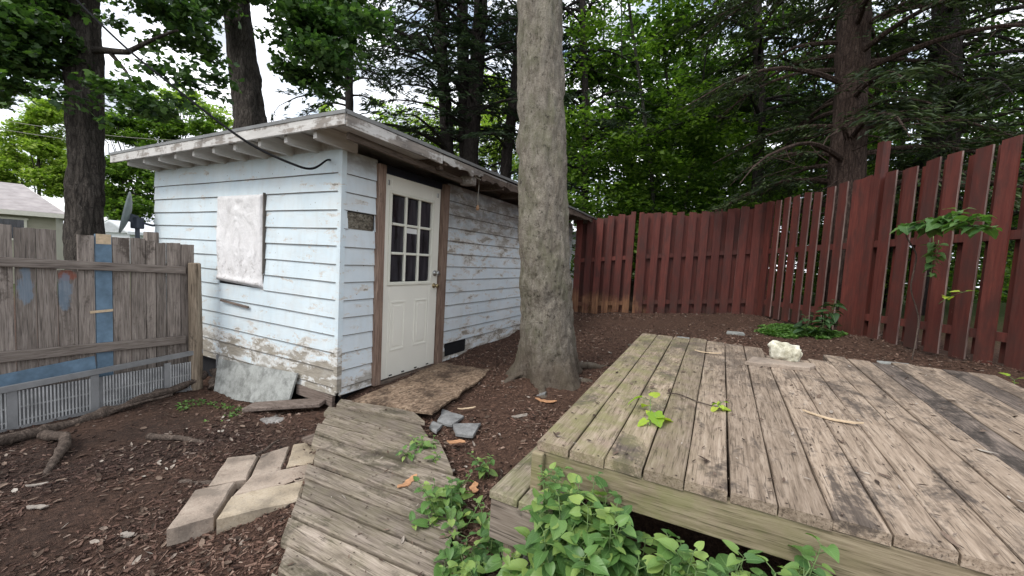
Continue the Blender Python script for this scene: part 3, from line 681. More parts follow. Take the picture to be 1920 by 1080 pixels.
MB().box((-.5, .91, 1.0), (.02, 1.2, 2.2)).obj('dark_interior', MAT['dark'], shed)

# roof: nearly flat, overhanging the front and the door side
RX0, RX1, RY0, RY1, RZ = -3.70, .43, -.33, 6.35, 2.285
mb = MB()
def rz(x, y): return RZ + .012 * fbm(np.array([x * .7, y * .7, 2.]), 2, 8) + .016 * math.sin(max(0, min(1, (y + .3) / 6)) * math.pi)
xs = np.linspace(RX0 - .012, RX1 + .012, 30); ys = np.linspace(RY0 - .014, RY1 + .01, 50)
top = np.array([[(x, y, rz(x, y) + .02 + .05 * max(0, min(1, (x - RX0) / 4, (RX1 - x) / .8, (y - RY0) / .9))) for x in xs] for y in ys]); bot = top.copy(); bot[:, :, 2] = [[rz(x, y) for x in xs] for y in ys]
a, b = top.shape[:2]; mb.grid(top); n1 = mb.n; mb.grid(bot[:, ::-1])
mb.grid(np.stack([bot[0], top[0]])); mb.grid(np.stack([top[-1], bot[-1]])); mb.grid(np.stack([top[:, 0], bot[:, 0]])); mb.grid(np.stack([bot[:, -1], top[:, -1]]))
roof = mb.obj('roof', MAT['roof'], shed)
mb = MB(); mb.box(((RX0 + RX1) / 2, (RY0 + RY1) / 2, RZ - .014), (RX1 - RX0 - .03, RY1 - RY0 - .04, .02)); mb.obj('roof_boards', MAT['soffit_b'], roof)
# front fascia in three lengths, pale drip edge over it
mb = MB()
for (x0, x1, dz) in ((RX0, -2.15, -.006), (-2.147, -.95, .0), (-.947, RX1, .002)):
    mb.bar((x0, RY0 - .001, RZ - .052 + dz), (x1, RY0 - .001, RZ - .050 + dz), .022, .092, bev=.003)
mb.obj('front_fascia', MAT['trimx'], roof)
mb = MB(); P = [(x, RY0 - .013, rz(x, RY0) + .003) for x in np.linspace(RX0, RX1 + .01, 24)]
for p, q in zip(P[:-1], P[1:]): mb.bar(p, q, .010, .026)
mb.obj('drip_edge', MAT['drip'], roof)
mb = MB(); P = [(RX1 + .012, y, rz(RX1, y) + .004 + .004 * fbm(np.array([y * 2., 1, 1]), 2)) for y in np.linspace(RY0, RY1, 40)]
for p, q in zip(P[:-1], P[1:]): mb.bar(p, q, .012, .030)
mb.obj('drip_edge', MAT['drip'], roof)
# side fascia: an upper board that stops short, a broken lower one, then bare rafter wood
mb = MB(); mb.bar((RX1, RY0, RZ - .055), (RX1, .80, RZ - .06), .022, .092, up=(0, 0, 1), bev=.003); mb.obj('side_fascia', MAT['trimy'], roof)
def ragged(name, y0, y1, x, z, h, mat, amp=.02):
    n = 40; t = np.linspace(y0, y1, n); lo = z - h / 2 + fbm(np.stack([t * 9, t * 0, t * 0 + y0], -1), 3, 6) * amp * 2
    G = []
    for o_, zz in ((-.009, lo), (.009, lo), (.009, np.full(n, z + h / 2)), (-.009, np.full(n, z + h / 2)), (-.009, lo)):
        G.append(np.stack([np.full(n, x + o_), t, zz], -1))
    mb = MB().grid(np.stack(G)); V = len(t)
    mb.f.append(np.array([[0, V, 2 * V, 3 * V]])); mb.m.append(np.array([0])); mb.f.append(np.array([[V - 1, 4 * V - 1, 3 * V - 1, 2 * V - 1]])); mb.m.append(np.array([0]))
    return mb.obj(name, mat, roof)
ragged('side_fascia', .805, 1.55, RX1 + .002, RZ - .052, .070, MAT['trimy'], .03)
ragged('side_fascia', 1.56, 2.15, RX1 - .02, RZ - .062, .075, MAT['darkwood'], .04)
ragged('side_fascia', 2.16, RY1, RX1 - .015, RZ - .055, .080, MAT['darkwood'], .02)
mb = MB(); mb.bar((RX1 - .10, RY0 + .10, 2.155), (RX1 - .16, 1.36, 2.135), .035, .055, bev=.004); mb.obj('ledger_board', MAT['darkwood'], roof)
mb = MB(); mb.box((.30, 1.45, 2.15), (.16, .11, .10), rotz(.12), bev=.01); mb.obj('end_block', MAT['trimy'], roof)
mb = MB(); mb.bar((.34, .88, 2.14), (.34, .88, 2.25), .05, .06, up=(0, 1, 0)); mb.bar((.02, .88, 2.22), (.42, .88, 2.22), .04, .07); mb.obj('lookout', MAT['darkwood'], roof)
for y in (2.1, 2.75, 3.4, 4.05, 4.7, 5.35, 6.0):
    mb = MB(); mb.bar((.0, y, 2.205), (RX1 - .04, y + .01, 2.21), .045, .09); mb.obj('lookout', MAT['darkwood'], roof)
MB().box((.2, 3.6, 2.243), (.40, 5.2, .012)).obj('soffit', MAT['darkwood'], roof)
# rafter tails under the front eave
for i, x in enumerate((-3.34, -2.93, -2.56, -2.20, -1.83, -1.45, -1.09, -.70, -.33, .04)):
    mb = MB(); y0, y1 = RY0 + .03, .1; zt, zb = RZ - .03, RZ - .155
    V = []
    for o_ in (-.021, .021):
        V += [(x + o_, y0, zt), (x + o_, y0 + .004, zb + .012), (x + o_, y0 + .03, zb + .004), (x + o_, y1, zb), (x + o_, y1, zt)]
    mb.add(V, [[1, 2, 7, 6], [2, 3, 8, 7], [0, 1, 6, 5], [3, 4, 9, 8]]); mb.f.append(np.array([[4, 3, 2, 1, 0], [5, 6, 7, 8, 9]])); mb.m.append(np.zeros(2, int))
    mb.obj('rafter', MAT['rafter'], roof)
mb = MB(); mb.box((-SW / 2, .035, 2.19), (SW, .04, .14)); mb.obj('frieze_board', MAT['rafter'], roof)

# things hanging on or leaning against the shed
cv = MB(); c1 = curve([(-.14, -.015, 2.055), (-.145, -.05, 2.045), at(585, 316, 2.85), at(545, 306, 2.85), at(480, 276, 2.95), at(420, 236, 3.05), at(320, 158, 3.3), at(230, 84, 3.6), at(140, -4, 4.0), at(100, -50, 4.3)], 90)
cv.tube(c1, np.linspace(.008, .0098, len(c1)), 8)
tag(cv.obj('overhead_cable', MAT['cable'], smooth=True), 'thick black cable sagging from the tree to the shed wall under the eave', 'cable')
pc = thing('pull_cord', 'pale cord with a small wooden knob hanging from the eave right of the door', 'pull cord', (.33, 1.63, 2.25))
t = np.linspace(0, 1, 8); MB().tube(np.stack([.33 + 0 * t, 1.63 + .004 * np.sin(t * 5), 2.25 - .36 * t], -1), .004, 6).obj('cord', MAT['cord'], pc)
MB().tube([(.33, 1.63, 1.905), (.33, 1.63, 1.895), (.33, 1.63, 1.87), (.33, 1.63, 1.845), (.33, 1.63, 1.84)], [.006, .014, .02, .018, .004], 12).obj('knob', MAT['bobbin'], pc, smooth=True)
MB().tube([(.40, 1.42, 2.215), (.40, 1.46, 2.19), (.40, 1.55, 2.18), (.40, 1.62, 2.195), (.40, 1.63, 2.26)], .007, 6).obj('cord_loop', MAT['cord'], pc)
lp = MB(); A = np.array([(-1.84, -.045, .02), (-.50, -.03, .10), (-.49, -.13, -.20), (-1.72, -.15, -.35)])
nn = np.array([0, -.95, .28]) * .018
lp.add(np.concatenate([A, A + nn]), [[3, 2, 1, 0], [4, 5, 6, 7], [0, 1, 5, 4], [1, 2, 6, 5], [2, 3, 7, 6], [3, 0, 4, 7]])
tag(lp.obj('leaning_panel', MAT['concrete'], origin=(-1.2, -.1, -.3)), 'pale gray board leaning against the foot of the blue shed wall', 'board')
mb = MB(); mb.bar((-.72, -.36, -.175), (-.10, -.05, -.085), .17, .035, bev=.006)
tag(mb.obj('loose_plank', MAT['plankx'], origin=(-.3, -.2, -.15)), 'dark brown plank lying on the mulch below the shed corner', 'plank')
def blob(name, c, r, mat, label, cat, seed=0, amp=.25, res=20, parent=None, flat=None):
    th = np.linspace(0, np.pi, res); ph = np.linspace(0, 2 * np.pi, res * 2 + 1)
    T, PH = np.meshgrid(th, ph, indexing='ij'); D = np.stack([np.sin(T) * np.cos(PH), np.sin(T) * np.sin(PH), np.cos(T)], -1)
    D2 = np.sign(D) * np.abs(D) ** .75
    V = D2 * (1 + amp * fbm(D * 1.6 + seed * 3.3, 4, seed)[..., None] * 1.6) * np.array(r) + np.array(c)
    o = MB().grid(V[:, ::-1]).obj(name, mat, parent, smooth=True, origin=None if parent else c)
    return tag(o, label, cat) if label else o
blob('rock', (-.30, -.36, -.225), (.13, .08, .05), MAT['rock'], 'gray rock half under the dark plank at the shed corner', 'rock', 3, .35)

# ------------------------------------------------------------------ patched grey board fence on the left
FX = -2.06
fence = thing('board_fence', 'patched gray board fence with a blue board, ending in a brown post by the shed', 'fence', (FX, -.9, -.3))
def zt(y): return 1.335 + (y + 1.5) / 1.35 * -.10
edges = [(-2.35, -2.02, 0), (-2.015, -1.75, 0), (-1.745, -1.46, 0), (-1.455, -1.29, 0), (-1.287, -1.13, 0), (-1.127, -1.00, .0), (-.995, -.862, 'half'), (-.858, -.735, 0), (-.732, -.605, 'blue'), (-.602, -.49, 0), (-.487, -.385, 0), (-.382, -.30, 0), (-.297, -.235, 0), (-.232, -.125, 0)]
ys0 = [(-1.60, -1.50), (-1.50, -1.365), (-1.36, -1.235), (-1.23, -1.115), (-1.11, -1.01), (-1.005, -.885), (-.88, -.66), (-.655, -.535), (-.53, -.43), (-.425, -.30)]
def fboard(y0, y1, z0, z1, mat, x=FX, nm='fence_board', tilt=0, ragged_top=.003):
    mb = MB(); g = .004; yc = (y0 + y1) / 2
    n = 6; yy = np.linspace(y0 + g, y1 - g, n); zz = z1 + rng.uniform(-ragged_top, ragged_top, n)
    fr = np.stack([np.stack([np.full(n, x + .012), yy + tilt * 0, np.full(n, z0)], -1), np.stack([np.full(n, x + .012), yy + tilt, zz], -1)])
    bk = fr.copy(); bk[..., 0] = x - .012
    mb.grid(fr); mb.grid(bk[::-1]); mb.grid(np.stack([fr[1], bk[1]])); mb.grid(np.stack([bk[0], fr[0]])); mb.grid(np.stack([fr[:, 0], bk[:, 0]][::-1])); mb.grid(np.stack([fr[:, -1], bk[:, -1]]))
    return mb.obj(nm, mat, fence)
# boundaries surveyed along the fence (same bearings as the photograph, fence line at X = FX)
def ypx(px):
    d = RX * (px - 960) / FPX - UP * (560 - 540) / FPX + FW; return (CAM + d * ((FX - CAM[0]) / d[0]))[1]
def patch_mat(name, yc, zc, ry, rz_, red=None):
    """old paint left on one gray board, worn through along its edge"""
    def ex(t, c):
        x, y, z = t.sep(t.pos); n = t.noise(t.pos, 9, 7, .65); f = t.noise(t.scale(t.pos, (60, 60, 8)), 1, 5, .6)
        def m_(yc, zc, ry, rz2):
            a = t.math('DIVIDE', t.math('SUBTRACT', y, yc), ry); b = t.math('DIVIDE', t.math('SUBTRACT', z, zc), rz2)
            d = t.math('ADD', t.math('MULTIPLY', a, a), t.math('MULTIPLY', b, b)); d = t.math('ADD', d, t.math('MULTIPLY', t.math('SUBTRACT', n, .5), 2.6)); d = t.math('ADD', d, t.math('MULTIPLY', t.math('SUBTRACT', f, .5), 1.6)); return t.ramp(d, (.6, .65), (1.1, 0.))
        if red: c = t.mix(m_(red[1], red[2], .07, .055), c, (.26, .075, .045))
        return t.mix(m_(yc, zc, ry, rz_), c, (.17, .235, .30))
    return weathered_wood(name, 2, (.10, .085, .075), (.215, .18, .155), (.33, .285, .25), stain=(.07, .055, .045), stain_amt=.35, per_board=.3, extra=ex)
B = [ypx(p) for p in (-110, -60, -25, 27, 68, 108, 145, 178, 211, 245, 273, 292, 312, 338, 363)]
for i in range(len(B) - 1):
    y0, y1 = B[i], B[i + 1]; m = MAT['oldfence']; top = zt((y0 + y1) / 2) + rng.uniform(-.015, .015)
    if i == 5:      # the short board: its upper end is missing
        o = fboard(y0, y1, -.28, .975, patch_mat('smeared_fence_wood', (y0 + y1) / 2 - .02, .80, .05, .17, (FX, y0 + .05, .93)), nm='fence_board'); o['label'] = 'short fence board with a red and blue paint smear'
    elif i == 7:
        o = fboard(y0, y1, -.28, top, MAT['bluepaint']); o['label'] = 'blue painted fence board'
        MB().box((FX + .0145, (y0 + y1) / 2, top - .045), (.004, (y1 - y0) * .85, .09)).obj('bare_top', MAT['palechip'], o)
        MB().box((FX + .017, (y0 + y1) / 2 - .02, .60), (.008, (y1 - y0) * 1.3, .022), rotx(.05)).obj('wood_chip_strip', MAT['palechip'], o)
    else:
        o = fboard(y0, y1, -.28, top, m if i != 3 else patch_mat('blue_patched_fence_wood', (y0 + y1) / 2, .84, .05, .16), tilt=rng.uniform(-.004, .004))
yA, yB = B[0], B[-2] + .03
for nm, z0, z1, h in (('fence_rail', 1.035, .98, .075), ('fence_rail', .275, .245, .085)):
    mb = MB(); mb.bar((FX + .034, yA, z0 + .02), (FX + .034, yB, z1), .04, h, bev=.005); mb.obj(nm, MAT['oldrail'], fence)
mb = MB(); P = [(FX + .09, ypx(353) + .03, -.36), (FX + .085, ypx(353) + .03, .3), (FX + .07, ypx(353) + .025, 1.05), (FX + .07, ypx(353) + .025, 1.06)]
mb.tube(P, [.062, .060, .055, .048], 14); mb.obj('fence_post', MAT['postwood'], fence)
mb = MB(); mb.box((FX - .09, ypx(292), .58), (.09, .09, 1.55)); mb.obj('fence_post', MAT['oldfence'], fence)
mb = MB(); mb.bar((FX + .022, yA, .06), (FX + .022, ypx(175), .135), .014, .12, bev=.003); o = mb.obj('kick_board', MAT['bluepaint'], fence); o['label'] = 'blue gray board laid along the foot of the fence'
# grid panel standing along the foot of the fence
gp = thing('grid_panel', 'gray ribbed grid panel standing along the foot of the board fence', 'panel', (FX + .12, -.9, -.3))
gX = FX + .115
def gtop(y): return .03 + .085 * (y - B[0]) / (B[-1] - B[0]) - .0
yE = ypx(348); yF = ypx(404)
mb = MB(); mb.bar((gX, B[0], gtop(B[0])), (gX, yE + .10, gtop(yE)), .035, .045); mb.bar((gX, B[0], -.285), (gX, yE + .1, -.285), .02, .03)
for px in (8, 165, 303, 404 - 3):
    y = ypx(px); mb.box((gX, y, -.13), (.016, .055, .34))
mb.obj('frame', MAT['plastic'], gp)
mb = MB()
for a, b in ((-110, 3), (22, 160), (182, 296), (309, 347)):
    y = ypx(a)
    while y < ypx(b):
        mb.box((gX + .003, y, -.13), (.012, .009, .29)); y += .021
    for z in (-.23, -.12): mb.box((gX - .004, (ypx(a) + ypx(b)) / 2, z), (.008, ypx(b) - ypx(a), .012))
mb.obj('grid_slats', MAT['plastic_l'], gp)
MB().box((gX - .012, (B[0] + yE) / 2, -.13), (.006, yE - B[0], .28)).obj('backing', MAT['plastic'], gp)

# ------------------------------------------------------------------ satellite dish behind the fence
dc = at(243, 400, 4.9)
sdh = thing('satellite_dish', 'gray satellite dish seen edge-on between the fence top and the shed', 'satellite dish', (dc[0] + .05, dc[1], -.45))
dn = -(RX + .90 * FW) + np.array([0, 0, .25]); dn /= np.linalg.norm(dn); e1 = np.cross(dn, [0, 0, 1.]); e1 /= np.linalg.norm(e1); e2 = np.cross(e1, dn)
def dishgrid(off):
    G = []
    for r in np.linspace(0.001, 1, 9):
        a = np.linspace(0, 2 * np.pi, 33); G.append(dc + (e1 * np.cos(a)[:, None] * .22 + e2 * np.sin(a)[:, None] * .26) * r + dn * (.05 * r * r + off))
    return np.array(G)
mb = MB(); A, Bq = dishgrid(0), dishgrid(-.014); mb.grid(A); mb.grid(Bq[:, ::-1]); mb.grid(np.stack([A[-1], Bq[-1]]))
mb.obj('reflector', MAT['dish'], sdh, smooth=True)
bk = dc - dn * .07; mb = MB(); mb.box(bk - np.array([0, 0, .1]), (.10, .10, .14), rotz(.5), bev=.01); mb.bar(bk - np.array([0, 0, .06]), dc - dn * .0 - np.array([0, 0, .05]), .06, .1); mb.obj('bracket', MAT['dishm'], sdh)
mb = MB(); mp_ = bk - np.array([0, 0, .12]); mb.tube([mp_, mp_ - np.array([0, 0, .4]), (mp_[0], mp_[1], -.5)], .024, 10); mb.obj('mast', MAT['dishm'], sdh)
mb = MB(); mb.tube([bk - np.array([0, 0, .08]), bk - dn * .14 + np.array([0, 0, -.09]), bk - dn * .26 + np.array([.0, .03, -.05]), bk - dn * .33 + np.array([0, .06, -.01])], .014, 8); mb.obj('feed_arm', MAT['dishm'], sdh)

# ------------------------------------------------------------------ deck
DZ = .512
def dz_(y): return DZ + .12 * (y + .83) / 2.5          # the deck rises a little towards the back
deck = thing('wooden_deck', 'low weathered wooden deck of long pinkish gray boards with a mossy front', 'deck', (3.5, .4, 0))
def dfront(x): return -.845 + .035 * (x - 2.31)
def nail(mb, p, r=.0042):
    a = np.linspace(0, 2 * np.pi, 8, endpoint=False); V = np.array(p) + np.stack([np.cos(a) * r, np.sin(a) * r, 0 * a], -1)
    n0 = mb.n; mb.add(V, np.zeros((0, 4), int)); mb.f.append(np.array([list(range(8))]) + n0); mb.m.append(np.array([1]))
MAT['nail'] = plain('rusty_nail_head', (.045, .030, .022), .7, .3, 40)
nb = 17
for i in range(nb):
    x0 = 2.305 + .1445 * i; w = .1385; yb = 1.70 + rng.uniform(-.04, .05)
    if i in (7, 8): yb = 1.42
    if i == 9: yb = 1.50
    if i > 12: yb = 1.76 + rng.uniform(-.04, .04)
    n = 26; t = np.linspace(dfront(x0 + .07), yb, n); wv = fbm(np.stack([t * .9, np.full(n, i * 7.), np.zeros(n)], -1), 2, 3) * .006; cup = rng.uniform(-.0025, .0035)
    dz = rng.uniform(-.002, .002); sx = rng.uniform(-.0008, .0008)
    prof = [(-w / 2, -.038), (-w / 2, -.004), (-w / 2 + .004, 0), (-w / 4, cup * .7), (0, cup), (w / 4, cup * .7), (w / 2 - .004, 0), (w / 2, -.004), (w / 2, -.038)]
    edge = fbm(np.stack([t * 4, np.full(n, i * 3.), np.ones(n)], -1), 3, 8) * .004
    G = np.stack([np.stack([x0 + .07 + px_ + sx * (t - 1) + edge * np.sign(px_) * (abs(px_) > .05), t, dz_(t) + dz + wv + pz_], -1) for px_, pz_ in prof], 1)
    mb = MB(); mb.grid(G[:, ::-1]); k = len(prof); m = len(t)
    mb.f.append(np.array([list(range(k))])); mb.m.append(np.array([0])); mb.f.append(np.array([[(m - 1) * k + q for q in range(k)][::-1]])); mb.m.append(np.array([0]))
    dark = i in (12, 15)
    for yn in (dfront(x0) + .02, -.30, .2, .7, 1.2, 1.6):
        for q in (-.042, .042):
            if yn < yb - .02 and rng.random() < .9: nail(mb, (x0 + .07 + q + rng.uniform(-.006, .006), yn + rng.uniform(-.008, .008), dz_(yn) + dz + fbm(np.array([yn * .9, i * 7., 0.]), 2, 3) * .006 + abs(cup) + .0012))
    o = mb.obj('deck_board', [MAT['deck_dark'] if dark else MAT['deck'], MAT['nail']], deck)
    if dark: o['label'] = 'nearly black stained deck board'
xl, xr = 2.31, 4.76
mb = MB(); mb.bar((xl, dfront(xl) + .026, DZ - .040 - .0725), (xr, dfront(xr) + .026, DZ - .040 - .0725), .038, .145, bev=.004); mb.obj('front_fascia', MAT['fascia'], deck)
mb = MB(); mb.bar((xl + .02, dfront(xl) + .05, dz_(-.8) - .125), (xl + .02, 1.68, dz_(1.68) - .125), .038, .16); mb.obj('side_fascia', MAT['step'], deck)
for y in (-.3, .2, .7, 1.2, 1.6):
    mb = MB(); mb.bar((xl + .05, y, dz_(y) - .125), (xr, y, dz_(y) - .125), .038, .16); mb.obj('joist', MAT['darkwood'], deck)
for x in (2.40, 3.5, 4.65):
    for y in (dfront(2.3) + .10, 1.0):
        mb = MB(); mb.box((x, y, .08), (.085, .085, .72)); mb.obj('post', MAT['postwood'], deck)
mb = MB(); mb.box((2.318, dfront(2.3) - .008, .385), (.05, .03, .17), bev=.004); mb.obj('corner_block', MAT['fascia'], deck)
# the small step at the near left corner
st = thing('deck_step', 'low boxed wooden step at the near left corner of the deck', 'step', (2.3, -.7, -.1))
sz = .315
mb = MB(); mb.box((2.225, -.47, sz - .018), (.130, 1.02, .036), bev=.004); mb.obj('tread_board', MAT['step'], st)
mb = MB(); mb.box((2.370, -.47, sz - .021), (.148, 1.02, .036), bev=.004); mb.obj('tread_board', MAT['step'], st)
mb = MB(); mb.box((2.355, -.955, sz - .040 - .085), (.38, .036, .17), bev=.004); mb.obj('front_board', MAT['stepx'], st)
mb = MB(); mb.box((2.182, -.45, sz - .040 - .085), (.036, .95, .17), bev=.004); mb.obj('side_board', MAT['step'], st)
for x, y in ((2.25, -.88), (2.25, 0), (2.46, -.88)): MB().box((x, y, .02), (.08, .08, .48)).obj('post', MAT['postwood'], st)
blob('rock', (2.33, -.99, .0), (.04, .045, .11), MAT['rock'], 'rounded tan rock propped under the deck step', 'rock', 8, .3)

# ------------------------------------------------------------------ boardwalk
bw = thing('boardwalk', 'mossy gray plank walkway running from the camera to the shed corner', 'walkway', (.9, -.7, -.15))
Lp = np.array([(.10, -.06, .005), (.38, -.45, -.045), (.99, -1.00, -.10), (1.35, -1.38, -.135), (2.1, -2.15, -.17)])
Rp = np.array([(.76, .10, .005), (1.10, -.06, -.01), (1.55, -.40, -.05), (1.92, -.82, -.105), (2.15, -1.22, -.14), (2.75, -2.0, -.17)])
yl = np.linspace(-.06, -2.08, 18); Lp = np.stack([np.interp(-yl, -Lp[:, 1], Lp[:, k]) for k in range(3)], -1)
yr = yl + np.interp(np.linspace(0, 1, 18), [0, .25, 1], [.16, .10, .05]); Rp = np.stack([np.interp(-yr, -Rp[:, 1], Rp[:, k]) for k in range(3)], -1)
Rp[:, 0] -= .02; nbw = 17
def along(P, s):
    d = np.concatenate([[0], np.cumsum(np.linalg.norm(np.diff(P, axis=0), axis=1))]); s = s * d[-1]
    return np.array([np.interp(s, d, P[:, k]) for k in range(3)])
for i in range(nbw):
    a0, a1, b0, b1 = Lp[i], Lp[i + 1], Rp[i], Rp[i + 1]
    jl, jr = rng.uniform(-.045, .03), rng.uniform(-.05, .05)
    u = (b0 - a0) / np.linalg.norm(b0 - a0); a0 = a0 + u * jl; a1 = a1 + u * jl; b0 = b0 + u * jr; b1 = b1 + u * jr
    g = .055; A0 = a0 + (a1 - a0) * g; A1 = a1 - (a1 - a0) * g; B0 = b0 + (b1 - b0) * g; B1 = b1 - (b1 - b0) * g
    dz = rng.uniform(-.004, .006); tl = rng.uniform(-.006, .006)
    n = 14; t = np.linspace(0, 1, n)[:, None]
    wv = (fbm(np.stack([t[:, 0] * 2, np.full(n, i * 5.), np.zeros(n)], -1), 2, 11) * .012)[:, None] * np.array([0, 0, 1])
    e0 = A0 + (B0 - A0) * t + wv + [0, 0, dz + tl]; e1_ = A1 + (B1 - A1) * t + wv + [0, 0, dz - tl]
    er = (fbm(np.stack([t[:, 0] * 7, np.full(n, i * 2.), np.ones(n)], -1), 3, 12) * .006)[:, None]; wd = (e1_ - e0) / np.linalg.norm(e1_ - e0, axis=1)[:, None]
    e0 = e0 + wd * er; dn_ = np.array([0, 0, -.034]); c_ = np.array([0, 0, -.005])
    G = np.stack([e0 + dn_, e0 + c_, e0 + wd * .006, (e0 + e1_) / 2 + [0, 0, rng.uniform(-.002, .003)], e1_ - wd * .006, e1_ + c_, e1_ + dn_], 1)
    mb = MB(); mb.grid(G); k = 7
    mb.f.append(np.array([list(range(k))[::-1]])); mb.m.append(np.array([0])); mb.f.append(np.array([[(n - 1) * k + q for q in range(k)]])); mb.m.append(np.array([0]))
    for u_ in (.10, .13, .5, .87, .90):
        for v_ in (.25, .75):
            p = (e0[int(u_ * 13)] * (1 - v_) + e1_[int(u_ * 13)] * v_) + [rng.uniform(-.01, .01), rng.uniform(-.006, .006), .0045]
            if u_ not in (.13, .87): nail(mb, p, .0038)
    o = mb.obj('walk_plank', [MAT['walk'], MAT['nail']], bw)
for P, off in ((Lp, .10), (Rp, -.10)):
    mb = MB()
    for a, b, c, d in zip(P[:-1], P[1:], (Rp if off > 0 else Lp)[:-1], (Rp if off > 0 else Lp)[1:]):
        mb.bar(a + (c - a) * abs(off) + [0, 0, -.085], b + (d - b) * abs(off) + [0, 0, -.085], .05, .09)
    mb.obj('bearer', MAT['darkwood'], bw)
mb = MB(); mb.bar((.36, -.53, -.105), (.62, -.56, -.085), .10, .03, bev=.004)
tag(mb.obj('loose_board', MAT['darkwood'], origin=(.33, -.57, -.12)), 'dark loose board end poking out under the left side of the walkway', 'board')
# rotting sheet in front of the door
n1, n2 = 40, 44; q = [np.array(p) for p in ((.25, -.04, .012), (.045, 1.42, .01), (.72, 1.48, .035), (1.00, .10, .03))]
U, V_ = np.meshgrid(np.linspace(0, 1, n1), np.linspace(0, 1, n2), indexing='ij')
P = (q[0] * (1 - U[..., None]) + q[3] * U[..., None]) * (1 - V_[..., None]) + (q[1] * (1 - U[..., None]) + q[2] * U[..., None]) * V_[..., None]
bnd = np.minimum(np.minimum(U, 1 - U), np.minimum(V_, 1 - V_))
P[..., 2] += fbm(P * 2.2, 3, 21) * .016 - .01 * np.exp(-bnd / .03)
P[..., 0] += (fbm(P * 7, 3, 22) * .05) * np.exp(-bnd / .04); P[..., 1] += (fbm(P * 7, 3, 23) * .05) * np.exp(-bnd / .04)
mb = MB(); mb.grid(P); Pb_ = P - [0, 0, .018]; mb.grid(Pb_[:, ::-1]); mb.grid(np.stack([P[0], Pb_[0]])); mb.grid(np.stack([Pb_[-1], P[-1]])); mb.grid(np.stack([Pb_[:, 0], P[:, 0]])); mb.grid(np.stack([P[:, -1], Pb_[:, -1]]))
tag(mb.obj('board_sheet', MAT['osb'], origin=(.5, .7, .0)), 'rotting brown strand board sheet lying in front of the cream door', 'board')

# ------------------------------------------------------------------ pavers, slates
def slab(name, quad, z, h, mat, label, cat, tilt=(0, 0), bev=.009, ch=0.011, group=None, seed=0):
    Q = np.array(quad, float); c = Q.mean(0); n = 14
    P = []
    u = np.linspace(0, 1, n); U, V = np.meshgrid(u, u, indexing='ij')
    X = (Q[0] * (1 - U[..., None]) + Q[1] * U[..., None]) * (1 - V[..., None]) + (Q[3] * (1 - U[..., None]) + Q[2] * U[..., None]) * V[..., None]
    def lay(k, zz, amp): 
        Y = c + (X - c) * k
        Y = Y + np.stack([fbm(np.concatenate([X * 9, U[..., None] * 0 + seed], -1), 3, 31), fbm(np.concatenate([X * 9, U[..., None] * 0 + seed], -1), 3, 32)], -1) * ch
        Z = z + zz + (Y[..., 0] - c[0]) * tilt[0] + (Y[..., 1] - c[1]) * tilt[1] + fbm(np.concatenate([X * 16, U[..., None] * 0 + seed], -1), 3, 33) * amp
        return np.concatenate([Y, Z[..., None]], -1)
    k = 1 - bev / .12
    A, Bq, Cq = lay(k, 0, .006), lay(1, -bev, .003), lay(1.0, -h, .0)
    ring = lambda G: np.concatenate([G[:-1, 0], G[-1, :-1], G[:0:-1, -1], G[0, :0:-1]])
    rs = [ring(A), ring(Bq), ring(lay(1.0, -h * .5, .004)), ring(Cq)]; rs = [np.concatenate([r, r[:1]]) for r in rs]
    ar = (Q[1] - Q[0])[0] * (Q[3] - Q[0])[1] - (Q[1] - Q[0])[1] * (Q[3] - Q[0])[0]
    mb = MB()
    if ar > 0: mb.grid(A.transpose(1, 0, 2)[:, ::-1] if False else A); mb.grid(np.stack(rs[::-1]))
    else: mb.grid(A[:, ::-1]); mb.grid(np.stack(rs))
    o = mb.obj(name, mat, origin=(c[0], c[1], z - h))
    return tag(o, label, cat, group)
PG = 'concrete pavers beside the walkway'
def q2(L): return L
slab('concrete_paver', [(.06, -.92), (.18, -.78), (.44, -1.00), (.335, -1.155)], -.170, .085, MAT['paver_pink'], 'tan paver farthest left in the back row of the laid pavers', 'paver', (.02, -.02), group=PG, seed=1)
slab('concrete_paver', [(.20, -.775), (.25, -.60), (.49, -.81), (.445, -.985)], -.175, .085, MAT['paver_pink'], 'brownish paver with a dark twig across its corner, between two others', 'paver', (-.02, .02), group=PG, seed=2)
slab('concrete_paver', [(.275, -.585), (.36, -.415), (.61, -.665), (.515, -.795)], -.160, .085, MAT['paver_yellow'], 'yellowish paver at the far corner against the walkway edge', 'paver', (.0, .02), group=PG, seed=3)
slab('concrete_paver', [(.43, -.975), (.612, -.685), (.755, -.805), (.555, -1.135)], -.165, .09, MAT['paver_tan'], 'long pinkish tan paver in the middle row touching the walkway', 'paver', (.01, .02), group=PG, seed=4)
slab('concrete_paver', [(.32, -1.215), (.415, -1.045), (.665, -1.285), (.575, -1.455)], -.168, .10, MAT['paver_pink'], 'thick gray tan paver nearest the left, its side face showing', 'paver', (.0, .0), group=PG, seed=5)
slab('concrete_paver', [(.555, -1.145), (.760, -.815), (.905, -.96), (.70, -1.285)], -.163, .11, MAT['paver_yellow'], 'thick pale yellow paver nearest the camera with a chipped front', 'paver', (.0, .01), group=PG, seed=6)
t = np.linspace(0, 1, 10)[:, None]; mb = MB()
pts = np.array([.24, -.83, -.145]) * (1 - t) + np.array([.17, -.62, -.143]) * t + np.stack([np.sin(t[:, 0] * 6) * .012, t[:, 0] * 0, t[:, 0] * 0], -1); mb.tube(pts, np.linspace(.012, .006, 10), 7)
tag(mb.obj('twig', MAT['log'], smooth=True), 'dark twig lying across the gap between two pavers', 'twig')
slab('slate_piece', [(.93, .34), (1.16, .30), (1.17, .12), (1.02, .12)], -.035, .02, MAT['slate'], 'gray slate piece farther from the camera, beside the walkway', 'slate', (.02, .05), .004, .02, 'broken slates by the walkway', 11)
